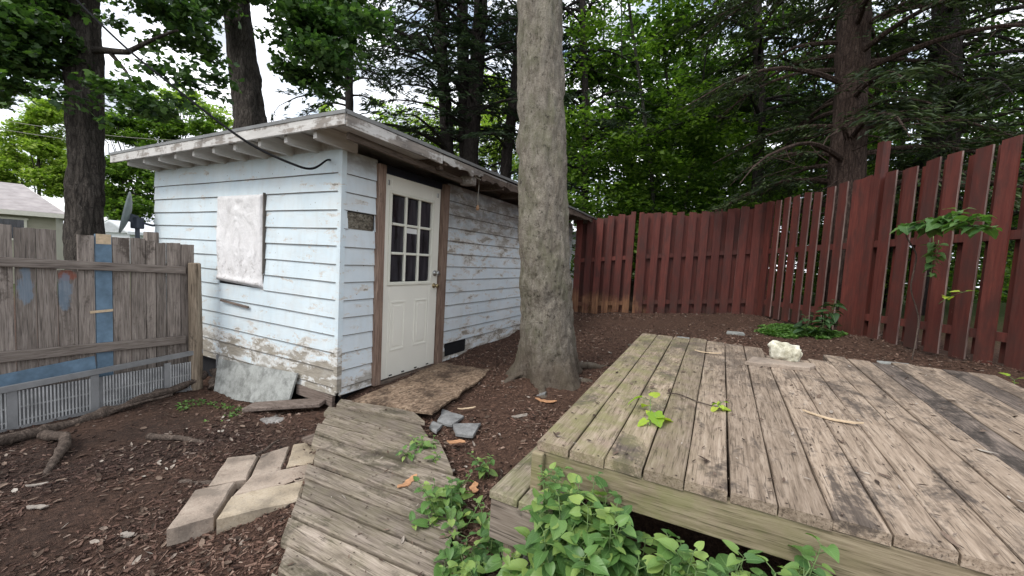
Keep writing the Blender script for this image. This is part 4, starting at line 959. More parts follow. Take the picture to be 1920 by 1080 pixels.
slab('slate_piece', [(1.19, .12), (1.36, .26), (1.42, .05), (1.29, .015)], -.03, .025, MAT['slate'], 'gray slate piece nearer the camera, lying flat on mulch', 'slate', (.0, .08), .004, .02, 'broken slates by the walkway', 12)
slab('slate_piece', [(.98, .13), (1.10, .10), (1.14, -.02), (1.03, .02)], -.05, .02, MAT['slate'], 'darker small slate chip half buried between slate and walkway', 'slate', (.05, .0), .004, .02, 'broken slates by the walkway', 13)

# ------------------------------------------------------------------ rotten logs and roots on the left
def wob(P, a, s): P = np.array(P, float); return P + np.stack([fbm(P * 5 + 3, 3, s), fbm(P * 5 + 7, 3, s + 1), fbm(P * 5 + 11, 3, s + 2)], -1) * a
def rdisp(f, a, s, st=1.0): return lambda V, D: fbm(np.concatenate([V[..., :2] * f, V[..., 2:] * f * st], -1), 4, s) * a
def rod(name, pts, r0, r1, label, cat, mat='log', n=50, seg=14, amp=.3, seed=5, parent=None):
    C_ = wob(curve(pts, n), r0 * .8, seed); r = np.linspace(r0, r1, n) * (1 + .25 * fbm(np.stack([np.linspace(0, 6, n)] * 3, -1), 3, seed))
    o = MB().tube(C_, r, seg, disp=rdisp(14, r0 * amp * 2, seed)).obj(name, MAT[mat], parent, smooth=True, origin=None if parent else C_[n // 2])
    return tag(o, label, cat) if label else o
rod('fallen_log', [(-1.55, -1.75, -.25), (-1.68, -1.30, -.26), (-1.78, -.90, -.25), (-1.90, -.45, -.22), (-1.96, -.12, -.16)], .048, .032, 'long rotting log lying along the foot of the gray fence', 'log', seed=4)
rod('fallen_branch', [(-1.52, -1.40, -.24), (-1.25, -1.36, -.22), (-.95, -1.48, -.25), (-.72, -1.58, -.29)], .034, .022, 'short thick dead branch slanting across the soil at far left', 'branch', seed=14)
rod('fallen_branch', [(-1.80, -1.05, -.26), (-1.72, -.78, -.24), (-1.78, -.50, -.25)], .018, .010, 'thin pale stick lying between the log and the grid panel', 'branch', seed=24)
rod('fallen_branch', [(.03, -1.17, -.25), (.16, -1.12, -.23), (.30, -1.04, -.22)], .020, .012, 'short brown stick lying against the left edge of the pavers', 'branch', seed=34)
rod('surface_root', [(-.95, -.98, -.275), (-.62, -.86, -.255), (-.42, -.82, -.265), (-.25, -.86, -.29)], .024, .014, 'low gray root breaking through the dark soil left of the pavers', 'root', seed=44)
rod('rotten_stump', [(-1.80, -.10, -.30), (-1.84, -.06, -.20), (-1.95, -.05, -.13)], .06, .045, 'rotten wood chunk at the foot of the fence post', 'stump', seed=54, amp=.6)
# single bits one can point at
def chip(name, c, L, w, az, mat, label, cat, th=.006):
    n = 8; t = np.linspace(-.5, .5, n); mb = MB(); wv = fbm(np.stack([t * 5, t * 0 + c[0], t * 0 + c[1]], -1), 3, 4) * w
    Rm = rotz(az)
    hw = w / 2 * np.sqrt(np.clip(1 - (2 * t) ** 4, .05, 1)); P = []
    for s_, z in ((-1, 0), (1, 0), (1, th), (-1, th), (-1, 0)): P.append(np.stack([t * L, wv + s_ * hw, z + .25 * L * (t ** 2)], -1))
    G = np.stack(P) @ Rm.T + np.array(c); mb.grid(G[::-1])
    for e in (0, n - 1): mb.f.append(np.array([[q * n + e for q in range(4)]][:1] if e else [[q * n + e for q in range(4)][::-1]])); mb.m.append(np.array([0]))
    return tag(mb.obj(name, mat, origin=c), label, cat)
c = at(765, 925, 1.98); chip('wood_chip', (1.40, -.62, -.075), .16, .04, 1.75, MAT['orangechip'], 'orange brown curled wood chip lying on the walkway planks', 'wood chip')
chip('wood_chip', (1.36, -.08, -.05), .13, .045, .7, MAT['orangechip'], 'orange bark chip on the mulch beside the walkway weed', 'wood chip')
chip('wood_chip', (1.74, -.42, -.10), .11, .04, 2.2, MAT['orangechip'], 'orange bark chip between the weeds and the deck step', 'wood chip')
chip('wood_splinter', (3.49, .12, dz_(.12) + .005), .24, .022, -.15, MAT['palechip'], 'long pale wood splinter lying on the deck boards', 'splinter')
chip('wood_splinter', (1.12, .40, -.01), .16, .02, .9, MAT['palechip'], 'grayish wood splinter standing off the edge of the strand board', 'splinter')
chip('wood_splinter', (2.9, 1.18, dz_(1.18) + .005), .20, .014, .2, MAT['palechip'], 'thin pale splinter at the far end of the deck', 'splinter')
for (x, y, L, w, az, lb) in ((1.62, .95, .20, .05, .3, 'tan bark strip on the mulch between trunk and deck'), (1.55, .55, .15, .05, 1.1, 'pinkish bark strip on the mulch nearest the slates'), (-.25, -1.70, .10, .03, .5, 'pale bark flake on the dark soil at lower left'), (-.60, -1.63, .10, .02, .9, 'narrow pale bark flake near the thick dead branch'), (.32, -1.52, .07, .035, .2, 'whitish bark flake in front of the nearest paver')):
    chip('bark_flake', (x, y, float(gzd(x, y)) + .008), L, w, az, MAT['orangechip'] if x > 1.6 else MAT['flake'], lb, 'bark flake')
pl = np.array([[0, 0], [.06, .02], [.05, .09], [.01, .08]])
slab('stone_chip', [(1.49, 1.03), (1.57, 1.05), (1.555, 1.12), (1.50, 1.11)], .025, .03, MAT['slate'], 'small pale green gray stone at the foot of the tree', 'stone', (.3, .1), .004, .01, seed=17)
# white stone and its slab at the far end of the deck
slab('flat_stone', [(3.16, 1.00), (3.56, 1.08), (3.60, 1.24), (3.22, 1.20)], dz_(1.1) + .028, .026, MAT['paver_pink'], 'thin reddish slab lying at the far end of the deck', 'slab', (.0, .048), .005, .03, seed=15)
o = blob('white_stone', (3.42, 1.24, dz_(1.25) + .080), (.100, .055, .080), MAT['whitestone'], 'rough white stone with a yellowish hollow standing on the reddish slab', 'stone', 21, .34, 40)
for (x, y, L, w, lb) in ((2.55, 3.65, .18, .06, 'pale flat stone on soil in front of the red back fence'), (3.20, 4.15, .22, .07, 'pale broken stone near the corner of the red fences'), (4.55, 2.85, .28, .07, 'flat pale board scrap at the foot of the right fence'), (3.75, 4.5, .16, .06, 'small gray stone beside the ground cover')):
    z = float(gzd(x, y)); slab('stone_scrap', [(x - L / 2, y - w), (x + L / 2, y - w * .8), (x + L / 2.3, y + w), (x - L / 2.2, y + w)], z + .025, .05, MAT['rock'] if 'gray' in lb else MAT['concrete'], lb, 'stone', (.03, .02), .005, .02, seed=int(x * 10))

# ------------------------------------------------------------------ red fences
def red_fence(P0, P1, zb0, zb1, h0, h1, sp, w, label, posts=(), wide=(), seed=1, edge=.5, sag=0.0, post_over=.0):
    r = np.random.default_rng(seed); P0 = np.array(P0, float); P1 = np.array(P1, float); L = np.linalg.norm(P1 - P0); d = (P1 - P0) / L; nv = np.array([d[1], -d[0]])
    if nv @ (CAM[:2] - P0) < 0: nv = -nv
    root = thing('red_fence', label, 'fence', (*((P0 + P1) / 2), (zb0 + zb1) / 2))
    zb = lambda s: zb0 + (zb1 - zb0) * s / L
    hh = lambda s: h0 + (h1 - h0) * s / L - sag * math.sin(math.pi * s / L)
    ang = math.atan2(d[1], d[0])
    def picket(s, off, wd, z0, z1, nm='picket', ed=False, lean=0):
        c = P0 + d * s + nv * off; mb = MB(); th = .02; sl = r.uniform(-.012, .012)
        X = []
        for sx in (-wd / 2, wd / 2):
            for sy in (-th / 2, th / 2):
                for z in (z0, z1 + sl * np.sign(sx)): X.append([sx + lean * (z - z0), sy, z])
        X = np.array(X); F = [[0, 1, 3, 2], [4, 6, 7, 5], [0, 4, 5, 1], [2, 3, 7, 6], [0, 2, 6, 4], [1, 5, 7, 3]]
        X = X @ rotz(ang).T + np.array([c[0], c[1], 0])
        mb.add(X, F[2:5]); mb.add(X, [F[0], F[1]], 1 if ed else 0); mb.add(X, F[5:], 1 if r.random() < .8 else 0)
        return mb.obj(nm, [MAT['red'], MAT['rededge']], root)
    s = sp / 2; k = 0
    while s < L:
        iswide = any(abs(s - q) < sp / 2 for q in wide)
        picket(s + r.uniform(-.008, .008), .044, w, zb(s) + r.uniform(-.01, .03), zb(s) + hh(s) + r.uniform(-.025, .025), ed=r.random() < edge, lean=r.uniform(-.006, .006))
        if s + sp / 2 < L: picket(s + sp / 2 + r.uniform(-.01, .01), -.044, w, zb(s) + r.uniform(-.01, .03) + .03, zb(s) + hh(s) + r.uniform(-.05, .02), ed=r.random() < edge * .5)
        if iswide: picket(s + sp / 2, .046, w * 1.05, zb(s), zb(s) + hh(s) + .01)
        s += sp; k += 1
    for f_ in (.13, .58):
        mb = MB(); mb.bar((*P0, zb(0) + hh(0) * f_), (*P1, zb(L) + hh(L) * f_), .062, .085); mb.obj('rail', [MAT['red']], root)
    for q, ov in posts:
        c = P0 + d * q - nv * .015; mb = MB(); mb.box((c[0], c[1], zb(q) + (hh(q) + ov) / 2 - .1), (.09, .09, hh(q) + ov + .2), rotz(ang)); mb.obj('post', [MAT['red']], root)
    return root
CX, CY = 3.62, 6.40
red_fence((.06, 6.02), (1.30, 6.10), .10, .25, 2.14, 2.12, .215, .135, 'dark red fence section between shed end and gate post, bare wood at its foot', posts=((1.2, .05),), seed=3, edge=.2)
red_fence((1.38, 6.10), (CX - .03, CY), .27, .50, 2.10, 2.08, .222, .135, 'dark red fence section across the back, between the gate post and the corner', posts=((.04, .03), (2.2, .03)), seed=5, edge=.25, sag=.05)
red_fence((CX, CY - .06), (6.05, 1.50), .50, .56, 2.06, 2.12, .236, .142, 'brighter red fence running along the right side towards the camera', posts=((.05, .05), (2.25, .42), (4.75, .05)), wide=(2.05,), seed=9, edge=.6)

# ------------------------------------------------------------------ trees
LEAF4 = np.array([[0, -.5, 0], [.32, -.05, .10], [0, .5, -.02], [-.32, -.05, .10]]); LEAF4F = [[0, 1, 2], [0, 2, 3]]
MAPLE = np.array([[0, -.45, 0], [.30, -.28, .05], [.52, .02, .02], [.24, .06, .05], [.26, .36, .03], [0, .58, -.06], [-.26, .36, .03], [-.24, .06, .05], [-.52, .02, .02], [-.30, -.28, .05], [0, 0, .03]])
MAPLEF = [[i, (i + 1) % 10, 10] for i in range(10)]
BLADE = np.array([[-.5, 0, 0], [0, -.5, .1], [.5, 0, -.1], [0, .5, .1]]); BLADEF = [[0, 1, 2], [0, 2, 3]]
def cloud(centers, n, flat=.6):
    """leaf positions in uneven clumps: centers = (x,y,z,r)"""
    Cn = np.array(centers, float); w = Cn[:, 3] ** 2.4; w /= w.sum(); idx = rng.choice(len(Cn), n, p=w)
    u = rng.normal(size=(n, 3)); u /= np.linalg.norm(u, axis=1)[:, None]; r = rng.random(n) ** .5
    P = Cn[idx, :3] + u * (r * Cn[idx, 3])[:, None] * np.array([1, 1, flat])
    g = fbm(P * 2.4, 3, 40); return P[g > -.13]
def sprays(centers, n, k=16, spread=.16, flat=.35):
    """small twigs' worth of leaves, so that the foliage breaks up into tufts with sky between"""
    Q = cloud(centers, max(1, n // k)); P = np.repeat(Q, k, 0) + rng.normal(size=(len(Q) * k, 3)) * np.array([spread, spread, spread * flat]); return P
def leaves(P, size, tilt=.9, var=.3, tpl=LEAF4, tf=LEAF4F):
    mb = MB(); n = len(P); s_ = size * rng.uniform(1 - var, 1 + var, n); scatter(mb, P, randrot(n, tilt), s_, tpl, tf); return mb
def trunk_mb(pts, r0, r1, seg=24, n=60, amp=.06, f=6, flare=0., seed=1, st=.25, roots=0, flen=.5):
    C_ = curve(pts, n); z = C_[:, 2] - C_[0, 2]; t = np.linspace(0, 1, n); r = r0 + (r1 - r0) * t + flare * np.exp(-z / (flen * .42))
    def disp(V, D):
        h = V[..., 2] - C_[0, 2]; a = fbm(np.concatenate([V[..., :2] * f, V[..., 2:] * f * st], -1), 4, seed) * amp
        if seg > 100: a = a + fbm(np.concatenate([V[..., :2] * 34, V[..., 2:] * 15], -1), 3, seed + 5) * .011
        if roots:
            A = np.arctan2(D[..., 1], D[..., 0]); lob = np.cos(A * roots + 1.2 + .7 * np.sin(A + seed)) * .5 + .5 * np.cos(A * 3 + 2.5)
            a = a + lob * flare * 1.0 * np.exp(-np.clip(h, 0, 9) / (flen * .40))
        return a
    return MB().tube(C_, r, seg, disp=disp), C_
def limb(mb, a, b, r0, r1, bend=.15, n=9, seg=7, seed=0):
    a = np.array(a, float); b = np.array(b, float); t = np.linspace(0, 1, n)[:, None]; L = np.linalg.norm(b - a)
    P = a + (b - a) * t; P = P + fbm(P * 1.3 + seed, 3, seed)[:, None] * np.array([.6, .6, 1]) * L * bend * np.sin(t * np.pi * .9)
    mb.tube(P, np.linspace(r0, r1, n), seg); return P

# the big gray trunk between the shed and the deck; its crown is far above the picture
g0 = float(gz(1.36, 1.56))
T0, T1, T2 = np.array([1.385, 1.59, g0 - .12]), at(1019, 430, 4.02), at(1011, -40, 4.05)
big = thing('maple_tree', 'stout gray trunk with flaring roots standing between the shed and the deck', 'tree', (1.36, 1.58, g0))
up_ = T2 + (T2 - T1) * 1.5
mb, C_ = trunk_mb([T0, T0 + (T1 - T0) * .5 + [.01, 0, 0], T1, T2, up_, up_ + [.2, .3, 2.2]], .285, .19, 144, 420, .042, 11, .155, 71, .45, 5, .60)
mb.obj('trunk', MAT['bark_main'], big, smooth=True)
mb = MB(); top = C_[-1]; cl = []
for k in range(9):
    a = k * 2.4; b = top + np.array([math.cos(a) * rng.uniform(1.2, 2.6), math.sin(a) * rng.uniform(1.2, 2.6), rng.uniform(1.0, 3.5)])
    limb(mb, C_[-1 - (k % 4) * 6], b, .09, .02, seed=k); cl.append((*b, rng.uniform(.7, 1.1)))
mb.obj('limbs', MAT['bark_main'], big, smooth=True)
leaves(cloud(cl, 2600), .16).obj('crown', MAT['leaf_maple2'], big)
for k, (p, r0) in enumerate((([(1.36, 1.58), (1.63, 1.52), (1.86, 1.60), (2.0, 1.72)], .075), ([(1.36, 1.50), (1.44, 1.22), (1.58, 1.02), (1.72, .92)], .06), ([(1.30, 1.5), (1.12, 1.28), (1.0, 1.12), (.96, .95)], .05), ([(1.45, 1.7), (1.75, 1.95), (1.95, 2.3), (2.02, 2.6)], .05))):
    pts = [(x, y, float(gz(x, y)) + .09 - .075 * i) for i, (x, y) in enumerate(p)]
    rod('root', pts, r0, r0 * .35, None, None, 'bark_main', 40, 14, .25, 80 + k, big)
    if k in (1, 2): pass
tag(MB().tube(curve([(1.95, 2.95, gz(1.95, 2.95) + .0), (2.1, 2.75, gz(2.1, 2.75) + .02), (2.25, 2.68, gz(2.25, 2.68) + .01), (2.45, 2.72, gz(2.45, 2.72) - .01)], 30), .022, 8).obj('surface_root', MAT['bark_main'], smooth=True, origin=(2.2, 2.7, .2)), 'thin root lying on the soil between trunk and far deck end', 'root')

# near maple behind the grey fence
tr = thing('maple_tree', 'dark furrowed trunk standing behind the gray fence at the left, with hanging dark leaves', 'tree', (*at(163, 480, 5.5)[:2], -.45))
b0 = at(163, 480, 5.5); b0[2] = -.5
mb, C_ = trunk_mb([b0, at(161, 440, 5.5), at(160, 300, 5.5), at(155, 100, 5.5), at(150, -60, 5.5), at(150, -400, 5.5)], .195, .165, 64, 220, .075, 13, .05, 3, st=.16)
mb.obj('trunk', MAT['bark_dark'], tr, smooth=True)
mb = MB()
limb(mb, at(170, 95, 5.5), at(240, 98, 5.2), .05, .035, .05); limb(mb, at(238, 98, 5.2), at(330, 60, 4.9), .032, .012, .2, seed=2); limb(mb, at(205, 97, 5.35), at(250, 160, 5.3), .03, .01, .1, seed=3)
limb(mb, at(150, -60, 5.5), at(20, 40, 4.9), .05, .012, .2, seed=4); limb(mb, at(150, -100, 5.5), at(-60, -40, 5.2), .06, .02, .2, seed=5); limb(mb, at(150, -150, 5.5), at(330, -30, 5.4), .06, .015, .2, seed=6)
limb(mb, at(150, -50, 5.5), at(60, 130, 5.1), .03, .01, .2, seed=7)
mb.obj('limbs', MAT['bark_dark'], tr, smooth=True)
def P3(L, d, sp=.35): return [(*at(x, y, d + random.uniform(-sp, sp)), r) for x, y, r in L]
cl = P3([(10, 20, .42), (50, 45, .40), (95, 20, .35), (20, 100, .34), (60, 130, .26), (30, 160, .20), (85, 165, .17), (105, 95, .24), (110, 190, .10), (205, 165, .22), (225, 125, .16), (250, 195, .24), (215, 215, .22), (290, 205, .22), (320, 180, .20), (345, 150, .14), (300, 130, .16), (275, 90, .16), (330, 80, .18), (365, 55, .2), (390, 95, .20), (375, 130, .16), (410, 150, .14), (300, 20, .22), (345, 12, .2), (230, 20, .15), (205, 40, .10), (395, 175, .1), (265, 150, .18), (190, 190, .12), (-40, 60, .6), (-60, 160, .4), (100, -60, .6), (240, -60, .5), (0, 190, .10), (130, -20, .2)], 5.2)
leaves(sprays(cl, 17000, 12, .085), .082, .9, .3, MAPLE, MAPLEF).obj('crown', MAT['leaf_maple'], tr)

# leaning maple behind the shed
tr = thing('maple_tree', 'broad leaning trunk rising behind the left end of the shed roof, two tone bark', 'tree', (*at(470, 300, 8)[:2], -.2))
b0 = at(476, 330, 8.); b0[2] = -.3
mb, C_ = trunk_mb([b0, at(472, 290, 8.), at(464, 200, 8.), at(452, 90, 8.), at(441, -20, 8.), at(425, -200, 8.)], .285, .235, 64, 160, .10, 9, .05, 9, st=.14)
mb.obj('trunk', MAT['bark_dark'], tr, smooth=True)
mb = MB(); limb(mb, at(445, 0, 8), at(560, -10, 7.5), .09, .03, .15, seed=11); limb(mb, at(445, -60, 8), at(600, 80, 7.2), .07, .012, .25, seed=12); limb(mb, at(440, -80, 8), at(330, 20, 7.2), .07, .015, .2, seed=13)
mb.obj('limbs', MAT['bark_dark'], tr, smooth=True)
cl = P3([(400, 10, .3), (390, 40, .25), (380, 20, .3), (505, 0, .3), (520, 20, .45), (570, 35, .5), (610, 20, .5), (560, 90, .4), (600, 100, .42), (640, 60, .45), (540, 130, .25), (575, 150, .3), (620, 140, .3), (500, 60, .2), (660, 20, .5), (700, 40, .4), (650, 110, .3), (560, -60, .8), (400, -60, .8), (680, -60, .7), (535, 175, .12), (600, 170, .18)], 7.2, .6)
leaves(sprays(cl, 15000, 11, .12), .105, .9, .3, MAPLE, MAPLEF).obj('crown', MAT['leaf_maple2'], tr)

# conifers
def conifer(label, base, pts, r0, r1, zs, nb, Lr, az=None, droop=.35, mat='bark_conifer', nm='needle', card=.10, twigs=14, cards=16, group=None, dead=0, seed=1, bare=.0):
    r = np.random.default_rng(seed); root = thing('conifer_tree', label, 'tree', tuple(base), group)
    pts = [np.array(base, float) - [0, 0, .3]] + [np.array(p, float) for p in pts]
    mb, C_ = trunk_mb(pts, r0, r1, 20, 70, r0 * .2, 8, r0 * .3, seed); mb.obj('trunk', MAT[mat], root, smooth=True)
    mb = MB(); fp, fd, ct = [], [], []
    for k in range(nb):
        z = zs[0] + (zs[1] - zs[0]) * (k + r.random()) / nb; i = np.argmin(abs(C_[:, 2] - z)); p = C_[i]
        a = r.uniform(0, 2 * np.pi) if az is None else r.uniform(*az); L = r.uniform(*Lr); d = np.array([math.cos(a), math.sin(a), 0]); n = 10; t = np.linspace(0, 1, n)
        B_ = p + d * (t * L)[:, None]; B_[:, 2] += .12 * L * np.sin(t * 2.5) - droop * L * t ** 2; B_[:, :2] += (fbm(B_ * 1.5 + k, 3, seed)[:, None] * .25 * t[:, None])
        mb.tube(B_, np.linspace(.028 + .008 * L, .006, n), 6)
        if r.random() < bare:
            for q in range(7):
                u = r.uniform(.3, 1); o_ = B_[int(u * 9)]; e = o_ + np.array([r.uniform(-.4, .4), r.uniform(-.4, .4), r.uniform(-.45, .05)]); limb(mb, o_, e, .007, .003, .3, 6, 4, q)
            continue
        sd_ = np.array([-d[1], d[0], 0])
        for q in range(twigs):
            u = r.uniform(.18, 1); j = u * 9; o_ = B_[int(j)] * (1 - (j % 1)) + B_[min(9, int(j) + 1)] * (j % 1); w = (1 - .6 * u) * L * .42 * r.uniform(.5, 1.2) * r.choice([-1, 1])
            e = o_ + sd_ * w + d * abs(w) * .55 + [0, 0, -abs(w) * droop * r.uniform(.3, 1.3)]
            m = cards; tt = r.random(m) ** .7; fp.append(o_ + (e - o_) * tt[:, None] + r.normal(size=(m, 3)) * [.03, .03, .02] * 1.4); dd = (e - o_) / (np.linalg.norm(e - o_) + 1e-6); ct.append(np.repeat(dd[None], m, 0))
            if q % 3 == 0: mb.tube(np.stack([o_, (o_ + e) / 2, e]), [.006, .005, .003], 4)
    for k in range(dead):
        z = zs[0] + (zs[1] - zs[0]) * r.random() * .7; i = np.argmin(abs(C_[:, 2] - z)); p = C_[i]; a = r.uniform(0, 2 * np.pi); L = r.uniform(.4, 1.4)
        limb(mb, p, p + [math.cos(a) * L, math.sin(a) * L, r.uniform(-.5, .1)], .016, .004, .25, 8, 5, k)
    mb.obj('branches', MAT[mat], root)
    P = np.concatenate(fp); D = np.concatenate(ct); n = len(P)
    yaw = r.normal(0, .7, n); c, s_ = np.cos(yaw), np.sin(yaw); X = np.stack([D[:, 0] * c - D[:, 1] * s_, D[:, 0] * s_ + D[:, 1] * c, D[:, 2] - .15 + r.normal(0, .15, n)], -1); X /= np.linalg.norm(X, axis=1)[:, None]
    Z = np.tile([0, 0, 1.], (n, 1)) + r.normal(0, .35, (n, 3)); Y = np.cross(Z, X); Y /= np.linalg.norm(Y, axis=1)[:, None]; Z = np.cross(X, Y)
    mf = MB(); s_ = card * r.uniform(.7, 1.4, n); scatter(mf, P, np.stack([X, Y, Z], -1), np.stack([s_ * 1.6, s_ * .42, s_], -1), BLADE, BLADEF)
    mf.obj('crown', MAT[nm], root); return root
def gbase(px, py, d): p = at(px, py, d); return np.array([p[0], p[1], float(gz(p[0], p[1]))])
CG = 'dark conifers behind the shed'
conifer('slim gray green conifer trunk just right of the shed roof corner', gbase(656, 330, 13), [at(655, 200, 13), at(650, 60, 13), at(648, -200, 13)], .15, .10, (3.8, 10), 34, (1.0, 2.6), group=CG, seed=21, twigs=10)
conifer('straight dark conifer trunk left of the close pair behind the shed', gbase(843, 380, 12), [at(838, 280, 12), at(830, 140, 12), at(823, -10, 12), at(815, -220, 12)], .21, .15, (4.2, 9.5), 40, (1.5, 4.2), droop=.12, group=CG, seed=22, twigs=14)
conifer('left trunk of the close dark pair, leaning slightly left', gbase(876, 380, 12.2), [at(873, 280, 12.2), at(869, 140, 12.2), at(866, -10, 12.2), at(862, -220, 12.2)], .21, .16, (4.6, 9.8), 26, (1.5, 3.6), droop=.15, group=CG, seed=23, twigs=13)
conifer('right trunk of the close dark pair, leaning slightly right', gbase(878, 380, 11.8), [at(884, 280, 11.8), at(893, 140, 11.8), at(902, -10, 11.8), at(912, -220, 11.8)], .24, .19, (4.6, 9.8), 28, (1.4, 3.4), droop=.15, group=CG, seed=24, twigs=13)
conifer('thin conifer trunk leaning right into the big gray trunk', gbase(940, 400, 12), [at(948, 325, 12), at(960, 210, 12), at(972, 100, 12), at(995, -200, 12)], .18, .13, (3.8, 9.5), 22, (1.0, 2.6), droop=.2, group=CG, seed=25)
HG = 'hemlocks behind the right fence'
conifer('big red brown trunk with dead twigs behind the right fence', gbase(1583, 480, 6.6), [at(1586, 330, 6.6), at(1594, 180, 6.6), at(1602, 40, 6.6), at(1606, -60, 6.6), at(1612, -300, 6.6)], .25, .19, (2.3, 7.5), 62, (1.3, 3.1), droop=.32, mat='bark_hemlock', nm='needle_h', card=.07, twigs=24, cards=16, group=HG, dead=30, seed=31, bare=.22)
conifer('darker trunk deeper in the shade at the right edge of the picture', gbase(1755, 420, 8), [at(1762, 280, 8), at(1770, 130, 8), at(1778, 0, 8), at(1790, -250, 8)], .27, .22, (2.6, 8.5), 52, (1.3, 3.2), droop=.3, mat='bark_conifer', nm='needle_h', card=.09, twigs=20, cards=16, group=HG, dead=22, seed=32, bare=.2)
conifer('shaded conifer beyond the right picture edge with drooping boughs', gbase(2010, 420, 7.5), [at(2015, 250, 7.5), at(2025, 0, 7.5), at(2040, -300, 7.5)], .2, .15, (2.2, 7.5), 46, (1.4, 3.0), droop=.3, mat='bark_conifer', nm='needle_h', card=.07, twigs=20, cards=16, group=HG, seed=33, bare=.15)
conifer('conifer with drooping boughs in the woods above the fence corner', gbase(1420, 420, 9.5), [at(1424, 250, 9.5), at(1418, 0, 9.5), at(1410, -300, 9.5)], .13, .1, (4.4, 9.5), 40, (1.3, 3.0), droop=.25, mat='bark_conifer', nm='needle_h', card=.09, twigs=20, cards=16, group=HG, seed=34, bare=.1)
conifer('conifer whose dark boughs hang right beside the big gray trunk', gbase(1100, 420, 11), [at(1098, 250, 11), at(1092, 0, 11), at(1088, -300, 11)], .10, .08, (3.2, 9.5), 34, (1.0, 2.4), droop=.3, mat='bark_conifer', nm='needle', card=.09, twigs=14, group=HG, seed=35)

# broadleaf woods beyond the red fence: thin stems, each with its own layered crown
WG = 'thin woodland trees beyond the red fence'
def wood_tree(label, base, pts, r0, crown_n, cz, cr, mat='leaf_wood', size=.11, seed=1, flat=.35, group=WG, bark='bark_sapling', nclump=40):
    root = thing('woodland_tree', label, 'tree', tuple(base), group); r = np.random.default_rng(seed)
    mb, C_ = trunk_mb([np.array(base) - [0, 0, .3]] + [np.array(p) for p in pts], r0, r0 * .55, 10, 50, r0 * .15, 6, r0 * .4, seed)
    cl = []
    for k in range(nclump):
        z = cz[0] + (cz[1] - cz[0]) * r.random(); i = np.argmin(abs(C_[:, 2] - z)); a = r.uniform(0, 6.28); L = cr * r.uniform(.25, 1) ** .8; e = C_[i] + [math.cos(a) * L, math.sin(a) * L, r.uniform(-.1, .5)]
        if k % 2 == 0: limb(mb, C_[i], e, r0 * .25, .004, .2, 7, 5, k)
        cl.append((*e, r.uniform(.35, .75)))
    mb.obj('trunk', MAT[bark], root, smooth=True)
    leaves(sprays(cl, crown_n, 12, .14, .3), size, .65).obj('crown', MAT[mat], root); return root
sp = [(1225, 390, 1178, 0, 10.5, .055, 'leaning slim stem crossing the gap right of the big trunk'), (1168, 390, 1166, 120, 13, .035, 'thin straight stem close right of the big trunk'), (1262, 390, 1248, 110, 12, .045, 'thin upright stem right of the leaning one'), (1284, 390, 1312, 190, 11, .035, 'thin stem leaning right above the back fence'), (1322, 390, 1318, 100, 14, .075, 'shaded thicker stem behind the back fence'), (1345, 390, 1350, 130, 16, .06, 'pale distant stem left of the fence corner'), (1412, 380, 1405, 80, 15, .06, 'stem above the fence corner'), (1482, 350, 1470, 60, 12, .05, 'thin stem between the fence corner and the hemlock'), (1120, 400, 1132, 60, 15, .05, 'stem beside the big trunk over the dark roof edge'), (1530, 340, 1520, 40, 14, .06, 'stem just left of the red brown hemlock'), (1690, 300, 1695, 60, 11, .06, 'stem between the two hemlock trunks'), (1850, 260, 1862, 20, 10, .05, 'stem behind the nearest right fence boards'), (1230, 380, 1236, 40, 20, .09, 'far pale trunk deep in the woods'), (1590, 340, 1600, 20, 17, .09, 'far trunk behind the hemlock')]
for i, (x0, y0, x1, y1, d, r0, lb) in enumerate(sp):
    b = gbase(x0, y0 + 40, d); A_ = at(x0, y0, d); B_ = at(x1, y1, d); far = B_ + (B_ - A_) * .8
    wood_tree(lb, b, [A_, (A_ + B_) / 2 + [.05, 0, 0], B_, far], r0, 9000 if d < 15 else 9000, (1.6, 8.5 if d < 15 else 11), 2.2 if d < 15 else 3.2, 'leaf_lush' if i % 3 == 0 else 'leaf_wood', .12 if d < 13 else .17, 100 + i)
# the woods' far mass: reads as one sheet of leaves
cl = []
for k in range(420):
    px = random.uniform(1000, 2250); d = random.uniform(15, 27); p = at(px, 400, d); cl.append((p[0], p[1], float(gz(p[0], p[1])) + random.uniform(.3, 9.5) , random.uniform(.6, 1.5)))
leaves(sprays(cl, 110000, 14, .25, .4), .30, .8).obj('woodland_mass', MAT['leaf_wood'])
tag(bpy.data.objects['woodland_mass'], 'far green woodland foliage filling in beyond the red fence', 'woodland', kind='stuff')
cl = []
for k in range(260):
    px = random.uniform(1040, 2000); d = random.uniform(9.5, 14); p = at(px, 400, d); cl.append((p[0], p[1], float(gz(p[0], p[1])) + random.uniform(.4, 4.6), random.uniform(.35, .8)))
leaves(sprays(cl, 60000, 13, .16, .35), .13, .7).obj('understory_brush', MAT['leaf_lush'])
tag(bpy.data.objects['understory_brush'], 'bright green understory brush just beyond the red fence', 'undergrowth', kind='stuff')
